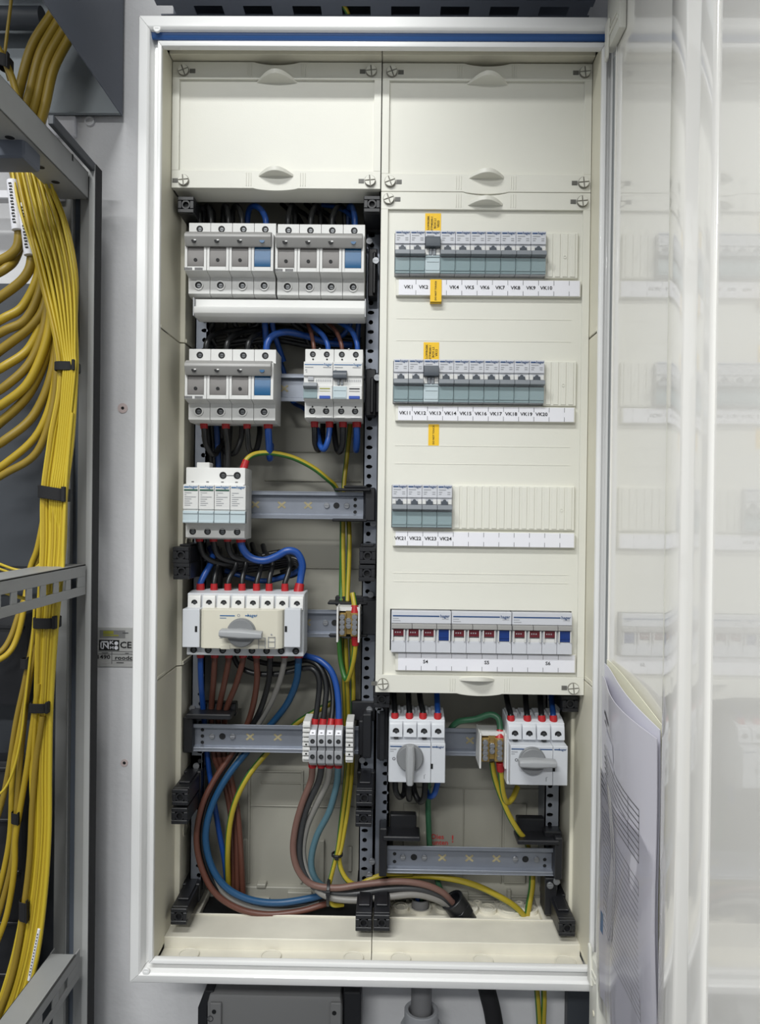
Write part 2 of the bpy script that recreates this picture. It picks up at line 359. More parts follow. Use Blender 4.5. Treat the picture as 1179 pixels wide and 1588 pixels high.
sticker(bigc,664.5,658,681,691,[('DO NOT TOUCH',.5,.5,.62)],1)
# ------------------------------------------------------------------ breakers
BW=.01777; BH=slots[0][3]-slots[0][2]-.0012; NY=.034
def make_mcb(loc,label,on=False):
    x,_,z=loc; t=thing('circuit_breaker',label,'breaker',loc,'single-pole breakers in the cover slots')
    g=.00018; x0,x1=x+g,x+BW-g; f=lambda a:z+BH*(1-a)
    m=MB().box(x0,x1,NY+.002,.10,f(1),f(0)).box(x0,x1,NY,.06,f(.05 if not on else .05),f(0)).box(x0,x1,NY+.0002,.06,f(.30 if not on else .155),f(.05))
    obj('body',m,'plate_grey',t,bevel=.0003)
    m=MB().box(x+.0016,x+.0074,NY-.0002,NY,f(.065),f(.035)); m.text('hager',x+.0125,f(.05),NY-.0003,.0030); obj('logo',m,'logo_deep',t)
    m=MB()
    m.box(x+.002,x+.0105,NY-.0001,NY+.0003,f(.125),f(.11))
    if not on:
        for k,(a,b) in enumerate(((.002,.006),(.012,.0155),(.002,.005),(.012,.0155))): m.box(x+a,x+b,NY-.0001,NY+.0003,f(.18+.045*(k//2)),f(.165+.045*(k//2)))
    obj('print',m,'print_grey',t)
    if not on:
        m=MB().box(x0+.0004,x0+.0045,NY+.0004,NY+.003,f(.455),f(.345)).box(x1-.0045,x1-.0002,NY+.0004,NY+.003,f(.455),f(.345)); obj('window',m,'device_white',t,bevel=.0003)
        m=MB().box(x+.0052,x+.0125,NY-.0012,NY+.003,f(.47),f(.38)).cyl((x+.0088,NY-.0006,f(.38)),'y',.0022,.003,12); obj('toggle_stem',m,'toggle_dark',t,bevel=.0004)
        m=MB().prism([(NY+.002,f(.46)),(NY-.0055,f(.475)),(NY-.0062,f(.575)),(NY-.002,f(.60)),(NY+.002,f(.60))],'x',x0,x1); obj('toggle',m,'toggle_grey',t,bevel=.0004)
        m=MB().box(x0,x1,NY+.0002,NY+.003,f(.985),f(.62)).box(x0+.0006,x1-.0006,NY-.0007,NY+.0003,f(.93),f(.875)).box(x0,x0+.0006,NY-.0005,NY,f(.96),f(.62)); obj('label_holder',m,'holder_clear',t,bevel=.0003)
    else:
        m=MB().prism([(NY+.002,f(.15)),(NY-.0040,f(.16)),(NY-.0062,f(.27)),(NY-.0055,f(.40)),(NY+.002,f(.41))],'x',x0,x1); obj('toggle',m,'toggle_dark',t,bevel=.0004,label='raised dark grey toggle')
        m=MB().box(x+.0050,x+.0078,NY-.001,NY+.003,f(.57),f(.42)).box(x+.0095,x+.0123,NY-.001,NY+.003,f(.57),f(.42)); obj('toggle_stem',m,'toggle_grey',t,bevel=.0003)
        m=MB().box(x0,x0+.0045,NY+.0004,NY+.003,f(.56),f(.41)).box(x1-.0045,x1,NY+.0004,NY+.003,f(.56),f(.41)); obj('window',m,'device_white',t,bevel=.0003)
        m=MB().box(x0,x1,NY-.0006,NY+.003,f(.985),f(.59)).box(x0+.002,x1-.0012,NY-.0012,NY-.0005,f(.735),f(.71)).box(x0+.0006,x1-.0006,NY-.0013,NY-.0005,f(.93),f(.875)).box(x0+.0002,x1-.0002,NY-.002,NY-.0005,f(.62),f(.59)); obj('label_holder',m,'holder_light',t,bevel=.0003)
    return t
pA=pB=None
for r,(n,k0) in enumerate(((10,1),(10,11),(4,21))):
    for i in range(n):
        loc=(SX0+.0004+i*BW,.10,slots[r][2]+.0006); on=(i==2 and r<2); nm='VK%d'%(k0+i)
        lab=('grey single-pole breaker with raised toggle between labels VK%d and VK%d'%(k0+i-1,k0+i+1)) if on else 'grey single-pole breaker with lowered toggle, above the %s label'%nm
        if on:
            if pB is None: pB=make_mcb(loc,lab,True)
            else: dup(pB,loc,lab)
        else:
            if pA is None: pA=make_mcb(loc,lab)
            else: dup(pA,loc,lab)
# blanking strips
for (n0,r,lab) in ((10,0,'short ribbed cream blanking strip after the VK10 breaker'),(10,1,'short ribbed cream blanking strip after the VK20 breaker'),(4,2,'long ribbed cream blanking strip after the VK24 breaker')):
    x0=SX0+.0006+n0*BW; z0,z1=slots[r][2]-.001,slots[r][3]+.001; x1=SX1+.0012
    t=thing('blanking_strip',lab,'blanking strip',(x0,.046,z0),'blanking strips in the cover slots')
    m=MB().box(x0,x1,.0425,.049,z0,z1); obj('base',m,'cream',t,bevel=.0008)
    x=x0+.003; k=0
    while x+.007<x1:
        m=MB().box(x,x+.0062,.0416,.0426,z0+.0016,z1-.0016); obj('rib',m,'cream',t,bevel=.0004); x+=.00889; k+=1
    m=MB().ring((x1-.016,.0416,(z0+z1)/2-.002),'y',.002,.0013,-.0006,14); obj('gate_mark',m,'cream',t)
# label strips
STR=[((614,433),(902,462),['VK1','VK2','','VK4','VK5','VK6','VK7','VK8','VK9','VK10','','']),((613,630),(893,657),['VK%d'%i for i in range(11,21)]+['','']),
     ((609,825),(893,852),['VK%d'%i for i in range(21,25)]+['']*8),((613,1014),(894,1046),['','','','','','','','','','','',''])]
for r,(a,b,tx) in enumerate(STR):
    x0,x1,z0,z1=pr(a[0],a[1],b[0],b[1],.038)
    lab=['white paper label strip reading VK1 to VK10','white paper label strip reading VK11 to VK20','white paper label strip reading VK21 to VK24','white paper label strip reading S4, S5 and S6'][r]
    z0+=.0025
    t=thing('label_strip',lab,'label strip',(x0,.046,z0),'label strips on the tall cover')
    m=MB().box(x0,x1,.0405,.0462,z0,z1); obj('carrier',m,'cream',t,bevel=.0006)
    m=MB().box(x0+.0035,x1-.0015,.0398,.0406,z0+.0008,z1-.0006); obj('paper',m,'paper_white',t)
    m=MB(); c0=P([621,618,613,613][r],640,.0398).x; pit=[.01812,.01800,.01805,.01805][r]
    for i in range(1,12):
        x=c0-.0015+i*pit
        if x<x1-.004: m.box(x-.0002,x+.0002,.0395,.0399,z1-.0008,z1-.0062).box(x-.0002,x+.0002,.0395,.0399,z0+.001,z0+.0062)
    obj('divider_mark',m,'print_dark',t)
    m=MB(); zc=(z0+z1)/2
    for i,s in enumerate(tx):
        if s: m.text(s,c0+(i+.5)*pit-.0015,zc,.0394,.0041,sx=1.12)
    if r==3:
        for s,px in (('S4',660),('S5',755),('S6',850)): m.text(s,P(px,1030,.0394).x,zc,.0394,.0041,sx=1.12)
    obj('lettering',m,'print_black',t)
    if r==0:
        q=pr(667.5,433,685,468.5,.038); mm=MB().box(q[0],q[1],.0388,.0394,q[2],q[3]).box(q[0],q[1],.0388,.0462,q[2],q[2]+.0006); o=obj('yellow_sticker',mm,'sticker',t,label='yellow sticker wrapped over the strip')
        mm=MB().text('DO NOT TOUCH',(q[0]+q[1])/2,(q[2]+q[3])/2,.0385,.0021,rot=math.pi/2); obj('lettering',mm,'print_black',o)
# fused RCD blocks S4..S6
FW=4*BW
def make_rcd(loc,label):
    x,_,z=loc; H=slots[3][3]-slots[3][2]-.0012; t=thing('fused_isolator',label,'fuse switch',loc,'four-pole fuse switches in the lowest slot'); f=lambda a:z+H*(1-a); x0,x1=x+.0003,x+FW-.0003
    m=MB().box(x0,x1,NY+.003,.10,f(1),f(0)).box(x0,x1,NY,.06,f(.30),f(0)); obj('body',m,'plate_grey',t,bevel=.0005)
    for i in range(4):
        m=MB().box(x+i*BW+.0002,x+(i+1)*BW-.0002,NY,.05,f(1),f(.72)); obj('terminal_cover',m,'plate_grey',t,bevel=.0003)
        a,b=x+i*BW+.0028,x+(i+1)*BW-.0028
        m=MB().box(a-.0014,a,NY-.002,NY+.004,f(.72),f(.44)).box(b,b+.0014,NY-.002,NY+.004,f(.72),f(.44)).box(a,b,NY+.0008,NY+.004,f(.72),f(.63))
        obj('fuse_frame',m,'device_white',t,bevel=.0003)
        m=MB().box(a,b,NY-.0005,NY+.004,f(.70 if i==3 else .60),f(.44))
        if i==3: m.box(a,b,NY-.001,NY,f(.63),f(.60))
        fo=obj('fuse_carrier',m,'fuse_blue' if i==3 else 'fuse_red',t,bevel=.0002,label='blue fuse carrier' if i==3 else None)
        if i<3:
            m=MB()
            for k in range(3): m.box(a+.002+k*.0026,a+.0034+k*.0026,NY-.0007,NY-.0004,f(.53),f(.50))
            obj('print',m,'print_grey',fo)
    m=MB()
    for a,b in ((.0006,.0245),(.025,.0535),(.054,.0705)): m.prism([(NY+.002,f(.30)),(NY-.003,f(.32)),(NY-.0035,f(.42)),(NY+.003,f(.45))],'x',x+a,x+b)
    obj('handle_bar',m,'handle_grey',t,bevel=.0003)
    m=MB().box(x+.002,x+.057,NY-.0003,NY,f(.135),f(.105)); m.text('hager',x+.0635,f(.12),NY-.0004,.0036); obj('logo',m,'logo_deep',t)
    m=MB()
    for k,(a,b) in enumerate(((.002,.009),(.002,.011),(.060,.068))): m.box(x+a,x+b,NY-.0002,NY,f(.19+.055*(k%2)),f(.175+.055*(k%2)))
    obj('print',m,'print_grey',t)
    return t
rp=None
for i in range(3):
    loc=(SX0+.0012+i*(FW+.0002),.10,slots[3][2]+.0006); lab='four-pole fuse switch with three red windows and one blue, above label S%d'%(4+i)
    if rp is None: rp=make_rcd(loc,lab)
    else: dup(rp,loc,lab)
# ------------------------------------------------------------------ left column: rails, posts, devices
RY=.100
def dinrail(px0,px1,yc,label,screws=(),holes=(),cross=(),x0=None,x1=None):
    a=P(px0,yc,RY); b=P(px1,yc,RY); z=(a.z+b.z)/2 if abs(px0-px1)<1 else P((px0+px1)/2,yc,RY).z
    x0=a.x if x0 is None else x0; x1=b.x if x1 is None else x1
    t=thing('mounting_rail',label,'rail',(x0,RY,z),'steel mounting rails')
    h=.0175; th=.0012; d=.0075
    m=MB()
    for s in (1,-1):
        m.prism([(RY,z+s*h),(RY+.0012,z+s*h),(RY+.0012,z+s*(h-.004)),(RY+d,z+s*(h-.005)),(RY+d,z+s*(h-.0065)),(RY,z+s*(h-.0050))],'x',x0,x1)
        m.box(x0,x1,RY-.0006,RY+.0004,z+s*h,z+s*(h-.0012))
    m.box(x0,x1,RY+d,RY+d+th,z-h+.005,z+h-.005)
    obj('channel',m,'steel_rail',t,bevel=.0003)
    yb=RY+d
    for px in screws:
        x=P(px,yc,yb).x; m=MB().cyl((x,yb+.0002,z),'y',.0036,-.0022,14); m.box(x-.003,x+.003,yb-.0024,yb-.0018,z-.0004,z+.0004)
        obj('rail_screw',m,'screw_steel',t,bevel=.0005)
    for px,dz,r in holes:
        x=P(px,yc,yb).x; m=MB().ring((x,yb+.0001,z+dz),'y',r*1.12,r,-.0005,18).cyl((x,yb+.0001,z+dz),'y',r,-.0002,18,1); obj('rail_hole',m,['steel_rail','dark_void'],t)
    for px in cross:
        x=P(px,yc,yb).x; m=MB()
        w,c=.0019,.0056
        cr=[(w,0),(c,c-w),(c-w,c),(0,w),(w-c,c),(-c,c-w),(-w,0),(-c,w-c),(w-c,-c),(0,-w),(c-w,-c),(c,w-c)]
        m.prism([(x+a,z+b*.85) for a,b in cr],'y',yb-.0004,yb+.0002)
        obj('cross_knockout',m,'knockout',t)
    for sx in (x0+.004,x1-.004):
        m=MB().box(sx-.004,sx+.004,yb+th,.16,z-.008,z+.008); obj('standoff',m,'black_plastic',t)
    return t
LX0,LX1=P(299,600,RY).x,P(566,600,RY).x
dinrail(300,567,401,'top steel rail hidden behind the two upper fuse switches',x0=LX0,x1=LX1)
dinrail(300,567,601,'steel rail between the lower fuse switch and the residual current breakers',x0=LX0,x1=LX1,cross=(441,))
dinrail(300,567,783,'bare steel rail beside the surge arrester',screws=(507,538),holes=((522,0,.004),(551,.008,.0023),(551,0,.0023),(551,-.008,.0023)),cross=(396,437,478),x0=LX0,x1=LX1)
dinrail(300,567,966,'steel rail carrying the eight-pole changeover switch',screws=(505,),holes=((519,0,.004),),cross=(476,),x0=LX0,x1=LX1)
dinrail(297,567,1146,'long steel rail carrying the four grey terminal blocks',screws=(329,361),holes=((345,0,.0042),(314,.008,.0023),(314,0,.0023),(314,-.008,.0023)),cross=(388,431),x0=P(297,1146,RY).x,x1=LX1)
RX0,RX1=P(600,1335,RY).x,P(861,1335,RY).x
dinrail(600,861,1151,'steel rail carrying the two four-pole rotary isolators',cross=(729,),x0=RX0,x1=RX1)
dinrail(600,861,1335,'empty steel rail above the cable glands',screws=(625,658,799,832),holes=((642,0,.0042),(815,0,.0042),(612,.004,.0023),(612,-.006,.0023),(845,.0,.0023),(845,-.008,.0023)),cross=(686,728,770),x0=RX0,x1=RX1)
# perforated uprights
def upright(xa,xb,hx,label,z0=-.50,z1=.36,Y=.118,hx2=None):
    t=thing('perforated_upright',label,'upright',((xa+xb)/2,.16,z0),'perforated steel uprights')
    m=MB(); pit=.0124; n=int((z1-z0)/pit); hw=.0052
    m.box(xa,hx-hw,Y,Y+.0015,z0,z1); m.box(hx+hw,xb,Y,Y+.0015,z0,z1); m.box(xa,xa+.0015,Y,.16,z0,z1); m.box(xb-.0015,xb,Y,.16,z0,z1)
    for i in range(n):
        c=z0+(i+.5)*pit; ra,rb=(.0031,.0031) if i%2 else (.0044,.0026)
        sq=[(hx+a*hw,c+b*pit/2) for a,b in ((1,0),(1,1),(0,1),(-1,1),(-1,0),(-1,-1),(0,-1),(1,-1))]
        oc=[(hx+ra*math.cos(k*math.pi/4),c+rb*math.sin(k*math.pi/4)) for k in range(8)]
        m.add([(x,Y,z) for x,z in sq]+[(x,Y,z) for x,z in oc]+[(x,Y+.0015,z) for x,z in oc],[(k,(k+1)%8,8+(k+1)%8,8+k) for k in range(8)]+[(8+k,8+(k+1)%8,16+(k+1)%8,16+k) for k in range(8)])
    obj('perforated_face',m,'steel_rail',t,smooth=0)
    m=MB().box(xa+.0016,xb-.0016,Y+.012,Y+.013,z0,z1); obj('hole_shade_sheet',m,'dark_void',t)  # dark sheet added behind the holes in place of shade
    return t
YU=.118
xa=P(302,600,YU).x; xb=P(321,600,YU).x
upright(xa,xb,P(316.5,600,YU).x,'perforated steel upright behind the fuse switches next to the side wall')
xc=P(565,600,YU).x; xd=P(588,600,YU).x
upright(xc,xd,P(574,600,YU).x,'perforated steel upright beside the residual current breakers and earth wires')
xe=P(580.5,1150,YU).x; xf=P(603,1150,YU).x
upright(xd+.0006,xf,P(598,1200,YU).x,'perforated steel upright behind the first rotary isolator',z1=.30)
xg,xh=P(845,1260,YU).x,P(868,1260,YU).x
upright(xg,xh,P(853,1260,YU).x,'perforated steel upright behind the second rotary isolator near the hinge side',z1=.30)
# black plastic cover posts
def post(px,py,label,yf=.048,yb=.135,s=.0098):
    c=P(px,py,yf); t=thing('cover_post',label,'post',(c.x,yb,c.z),'black cover posts'); x,z=c.x,c.z
    m=MB()
    for a,b,cc,d in ((-s,s,s*.5,s),(-s,s,-s,-s*.5),(-s,-s*.5,-s*.5,s*.5),(s*.5,s,-s*.5,s*.5)): m.box(x+a,x+b,yf,yf+.006,z+cc,z+d)
    m.box(x-s,x+s,yf+.006,yb,z-s,z+s); m.box(x-s*.7,x+s*.7,yf+.02,yb,z+s,z+s*1.25)
    obj('socket',m,'black_plastic',t,bevel=.0007)
    m=MB().ring((x,yf+.0005,z),'y',s*.55,s*.36,.005,14).cyl((x,yf+.004,z),'y',s*.36,.0008,12,1); obj('socket_hole',m,['black_plastic','dark_void'],t)
    m=MB().box(x-s*1.15,x+s*1.15,yb-.03,.16,z-s*1.2,z+s*1.2); obj('foot',m,'black_plastic',t,bevel=.001)
    return t
post(288,317,'black cover post in the top corner beside the upper fuse switch')
post(577,316,'black cover post in the top corner beside the second upper fuse switch')
post(280,861,'upper black cover post under the surge arrester by the side wall')
post(281,886,'lower black cover post under the surge arrester by the side wall')
post(279,1237,'upper black post of the pair on the side wall below the long rail')
post(278,1266,'lower black post of the pair on the side wall below the long rail')
post(277,1422,'black cover post at the bottom corner by the brown wire loop')
post(570,862,'upper black post of the pair right of the earth wires'.replace('right of','next to'))
post(569,889,'lower black post of the pair next to the earth wires')
post(565,1238,'upper black post of the pair below the terminal blocks')
post(564,1270,'lower black post of the pair below the terminal blocks')
post(564,1432,'black cover post at the bottom, under the grey cable bundle')
post(592,1432,'black cover post at the bottom, beside the first gland knockout')
post(880,1440,'black cover post in the bottom corner below the hinge side')
post(592,1085,'black cover post tucked under the lower edge of the tall cover',yf=.056)
post(885,1092,'black cover post half hidden under the tall cover by the hinge',yf=.062)
def bracket(label,boxes,screws=(),bev=.0012):
    c=P(*boxes[0][:2],.16); t=thing('rail_bracket',label,'bracket',(c.x,.16,c.z),'black rail brackets')
    for i,b in enumerate(boxes):
        m=MB().pbox(*b); obj('arm' if i else 'plate',m,'black_plastic',t,bevel=bev)
    for px,py,Y in screws:
        c=P(px,py,Y); m=MB().cyl((c.x,Y,c.z),'y',.0042,-.003,12).box(c.x-.003,c.x+.003,Y-.0032,Y-.0028,c.z-.0005,c.z+.0005); obj('bracket_screw',m,'screw_steel',t,bevel=.0006)
bracket('black rail bracket beside the residual current breakers',[(567,572,583,645,.094,.117),(574,585,580,640,.088,.095),(583,578,592,640,.092,.117)],[(585,586,.09),(580,641,.11)])
bracket('black rail bracket at the end of the bare rail',[(566,756,582,808,.094,.117),(518,757,575,761.5,.086,.117),(515,804.5,570,809,.086,.117),(533,753,570,757,.1,.12)],[(579,812,.115)])
bracket('black rail bracket behind the upper earth terminal block',[(562,930,584,985,.094,.117),(508,934,570,938,.092,.117),(520,925,585,940,.112,.125),(510,984,570,988,.092,.117)],[(575,922,.112)])
bracket('black rail bracket beside the grey terminal blocks',[(556,1118,564,1172,.094,.117),(562,1108,576,1176,.088,.117),(545,1088,582,1118,.112,.125)],[(573,1100,.112),(562,1178,.115)])
bracket('black rail bracket behind the long rail at the side wall',[(284,1112,298,1168,.094,.117),(288,1108,358,1116,.088,.118),(310,1090,366,1110,.116,.13),(296,1170,314,1200,.118,.14)],[(299,1098,.118),(305,1187,.118)])
bracket('black rail bracket beside the first rotary isolator',[(585,1095,602,1178,.092,.117),(588,1102,597,1180,.086,.093)],[(587,1097,.09),(590,1101,.09)])
bracket('black rail bracket at the earth wire end of the empty rail',[(588,1285,600,1360,.088,.117),(594,1298,652,1305,.086,.118),(605,1264,646,1300,.116,.13)],[(577,1335,.112),(573,1356,.112)])
bracket('black rail bracket at the hinge side end of the empty rail',[(861,1300,873,1365,.088,.117),(803,1304,868,1311,.086,.118),(802,1270,845,1306,.116,.13),(845,1290,872,1308,.1,.13),(845,1362,864,1420,.10,.13)],[(853,1372,.098),(863,1366,.094)])
bracket('black rail bracket left in the top compartment corner'.replace('left in','in'),[(296,318,318,345,.094,.12),(300,320,330,345,.11,.13)],[])
bracket('black rail bracket behind the second upper fuse switch',[(571,385,585,460,.094,.117),(578,390,583,455,.088,.095)],[(573,375,.112),(583,405,.09)])
# ---- device helpers
def terminal(par,c,r,collar=None,name='terminal_screw'):
    x,y,z=c; m=MB()
    m.ring((x,y+.0004,z),'y',r*1.38 if collar else r*1.08,r,-.0011 if collar else -.0006,18,0).cyl((x,y+.0004,z),'y',r,-.0005,16,1)
    m.cyl((x+r*.1,y,z-r*.12),'y',r*.60,-.0004,12,2).box(x-r*.45,x+r*.6,y-.0006,y-.0003,z-r*.22,z-r*.06,1)
    return obj(name,m,[collar or 'dark_void','dark_void','terminal_metal'],par)
mat('terminal_metal',(96,98,100),.35,metal=.7)
# ---- fuse switch disconnector
FA=pr(292.5,346,428,456,.055); FPIT=(FA[1]-FA[0])/4
def make_fuse_switch(label):
    x0,x1,z0,z1=FA; t=thing('fuse_switch',label,'fuse switch',(x0,RY,z0),'four-pole fuse switch disconnectors')
    zy=lambda y,Y:P(360,y,Y).z
    nt,nb=zy(362,.037),zy(420,.037)
    pts=[(.055,z1),(.055,nt+.002),(.0395,nt),(.0395,nb+.003),(.037,nb+.002),(.037,nb),(.0545,nb-.003),(.055,z0),(.062,z0-.0025),(RY,z0-.0025),(RY,z1)]
    for i in range(4):
        a,b=x0+i*FPIT+.0002,x0+(i+1)*FPIT-.0002
        m=MB().prism(pts,'x',a,b); m.box(a+FPIT*.86,b-.001,.0545,.056,nb-.0042,nb-.0036,0); obj('pole_module',m,'device_white',t,bevel=.0005)
        sh=-.0004; ia,ib=a+FPIT*.12,a+FPIT*.86
        m=MB().box(a,ia,.0368,.040,nb,nt).box(ib,b,.0368,.040,nb,nt).box(ia,ib,.0368,.040,nb,zy(413.5,.037)); obj('holder_frame',m,'device_white',t,bevel=.0004)
        iz0=zy(413.5,.037)+.0004
        m=MB().prism([(.0396,nt),(.0396,iz0),(.0374,iz0),(.0366,iz0+.004),(.0372,iz0+.012),(.0392,nt-.004)],'x',ia+.0003,ib-.0003)
        fo=obj('fuse_carrier',m,'insert_grey' if i<3 else 'insert_blue',t,bevel=.0003,label='blue neutral carrier' if i==3 else None)
        if i<3: m=MB().cyl(((ia+ib)/2,.0371,zy(403.5,.037)),'y',.0021,-.0010,14); obj('test_hole',m,'dark_void',fo)
        terminal(t,((a+b)/2+FPIT*.0,.0548,zy(355.5,.055)),.0037)
        terminal(t,((a+b)/2+FPIT*-.02,.0541,zy(443,.055)),.0042,'device_white')
    h0,h1=P(285.5,370,.029).x,P(420,370,.029).x
    m=MB().prism([(.050,zy(359.5,.04)),(.036,zy(359.5,.036)),(.0295,zy(362.5,.0295)),(.0285,zy(366.5,.0285)),(.0330,zy(380,.033)),(.0340,zy(382.5,.034)),(.050,zy(382.5,.045))],'x',h0,h1)
    hb=obj('handle_bar',m,'handle_grey',t,bevel=.0008,seg=2)
    for i in range(4):
        px=(300.5,336,371.5,406.5)[i]; c=P(px,372+.2*i,.0305); m=MB().cyl((c.x,.0315,c.z),'y',.0030,-.0012,14)
        if i<3: m.box(c.x+.0002,c.x+.0028,.0300,.0304,c.z-.0006,c.z+.0008,1)
        obj('fuse_window',m,['dark_void','device_white'] if i<3 else 'insert_blue',hb)
    m=MB()
    for k in range(2):
        for a,b in ((.002,.0105),(.0145,.0235)):
            x=x0-.002+a
            while x<x0-.002+b: m.box(x,x+.0011,.0362,.0369,zy(415.6+k*2.0,.037),zy(416.9+k*2.0,.037)); x+=.0016
    obj('print',m,'print_dark',t)
    return t
f1=make_fuse_switch('upper fuse switch with grey handle bar nearest the cabinet side wall')
f2=dup(f1,f1.location+Vector((P(430.3,400,.055).x-P(292.7,400,.055).x,0,-.0008)),'upper fuse switch with grey handle bar next to the tall breaker cover')
f3=dup(f1,f1.location+Vector((P(290,600,.055).x-P(292.5,400,.055).x+.002,0,P(360,596.5,.055).z-P(360,401,.055).z)),'single lower fuse switch with grey handle bar, black wires looped below it')
q=pr(301.5,463,566,487,.055)
t=thing('busbar_cover','long plain light grey trunking cover below the two upper fuse switches','cover',(q[0],RY,q[2]))
m=MB().prism([(.060,q[3]),(.0585,q[3]-.010),(.052,q[3]-.011),(.052,q[2]),(.058,q[2]-.0035),(.085,q[2]-.0035),(.085,q[3])],'x',q[0],q[1]); obj('shell',m,'device_white',t,bevel=.0006)
m=MB().box(q[0]-.0012,q[0],.053,.085,q[2]-.003,q[3]).box(q[1],q[1]+.0012,.053,.085,q[2]-.003,q[3]); obj('end_cap',m,'device_grey',t)
# ---- residual current breakers
RA=pr(472.8,541.5,517.8,648,.055)
def make_rcbo(label,on):
    x0,x1,z0,z1=RA; t=thing('residual_current_breaker',label,'breaker',(x0,RY,z0),'two-pole residual current breakers'); zy=lambda y,Y:P(518,y,Y).z; W=x1-x0
    x0+=.0002;x1-=.0002; n0,n1=zy(619,.04),zy(561,.04); g0,g1=zy(583,.04),zy(597,.04)
    m=MB().prism([(.055,z1),(.055,n1+.001),(.040,n1),(.040,g0),(.0425,g0-.0005),(.0425,g1),(.040,g1-.001),(.040,n0),(.0545,n0-.002),(.055,z0),(.06,z0-.002),(RY,z0-.002),(RY,z1)],'x',x0,x1)
    m.box(x0+.002,x0+.0135,.0535,.056,z0,z0+.0015).box(x1-.0135,x1-.002,.0535,.056,z0,z0+.0015).box(x0+W/2-.001,x0+W/2+.001,.0535,.07,z1,z1+.001)
    obj('body',m,'device_white',t,bevel=.0004)
    for fx in (.26,.74):
        x=x0+W*fx; terminal(t,(x,.0548,zy(549.7,.055)),.0033); terminal(t,(x,.0548,zy(637.5,.055)),.0036)
        m=MB()
        for y in (557.5,625,631): m.cyl((x+.0004,.0552,zy(y,.055)),'y',.0011,-.0006,10)
        obj('test_hole',m,'dark_void',t)
    m=MB().box(x0+.001,x0+W*.68,.0397,.0401,zy(566.3,.04),zy(565,.04)); m.text('hager',x0+W*.83,zy(565.6,.04),.0396,.0032); obj('logo',m,'logo_blue',t)
    m=MB()
    for a,b,y in ((.05,.33,569.8),(.66,.93,569.8),(.05,.12,574),(.08,.12,577)): m.box(x0+W*a,x0+W*b,.0397,.0401,zy(y+.6,.04),zy(y-.6,.04))
    for k in range(9): m.box(x0+W*(.42+.06*k),x0+W*(.44+.06*k),.0420,.0426,zy(592,.0425),zy(588.5,.0425))
    obj('print',m,'print_grey',t)
    xm=x0+W*.50
    if not on:
        m=MB().box(x0+W*.14,x0+W*.34,.0405,.045,zy(590,.04),zy(584,.04)); obj('toggle_stem',m,'device_grey',t,bevel=.0004)
        m=MB().prism([(.042,zy(593,.04)),(.0345,zy(594,.0345)),(.034,zy(599,.034)),(.037,zy(602.5,.037)),(.042,zy(602.5,.04))],'x',x0,x0+W*.47); obj('toggle',m,'toggle_grey',t,bevel=.0004)
        m=MB().box(x0,xm-.001,.0395,.042,zy(618.5,.04),zy(603,.04)).box(x0+.0006,xm-.0015,.0387,.0396,zy(618,.04),zy(614.5,.04)); obj('label_holder',m,'holder_clear',t,bevel=.0003)
    else:
        m=MB().prism([(.042,zy(574,.04)),(.037,zy(574.5,.037)),(.0345,zy(580,.0345)),(.035,zy(586,.035)),(.042,zy(588,.04))],'x',x0,x0+W*.47); obj('toggle',m,'toggle_dark',t,bevel=.0004)
        m=MB().box(x0+W*.15,x0+W*.22,.0395,.045,zy(597,.04),zy(587,.04)).box(x0+W*.27,x0+W*.34,.0395,.045,zy(597,.04),zy(587,.04)); obj('toggle_stem',m,'toggle_grey',t,bevel=.0003)
        m=MB().box(x0,xm-.001,.0392,.042,zy(618.5,.04),zy(599,.04)).box(x0+.001,xm-.002,.0386,.0393,zy(606,.04),zy(605,.04)).box(x0+.001,xm-.002,.0386,.0393,zy(617,.04),zy(614,.04)); obj('label_holder',m,'holder_light',t,bevel=.0003)
    m=MB().box(xm,x1-.0004,.0393,.0401,zy(619,.04),zy(598,.04)); pl=obj('test_plate',m,'device_white',t,bevel=.0003)
    m=MB().box(xm+.0018,x1-.003,.0389,.0394,zy(603.6,.04),zy(602,.04)).box(xm+.0018,x1-.003,.0389,.0394,zy(607,.04),zy(606.5,.04)); obj('print',m,'olive_print' if not on else 'print_black',pl)
    m=MB().box(xm+.0016,x1-.0026,.0380,.0394,zy(618.8,.04),zy(614,.04)); obj('test_button',m,'button_blue',pl,bevel=.0004)
    return t
make_rcbo('residual current breaker with lowered toggle and yellow mark, beside the bare rail',False)
tmp=make_rcbo('residual current breaker with raised dark toggle, beside the perforated upright',True); tmp.location.x+=RA[1]-RA[0]
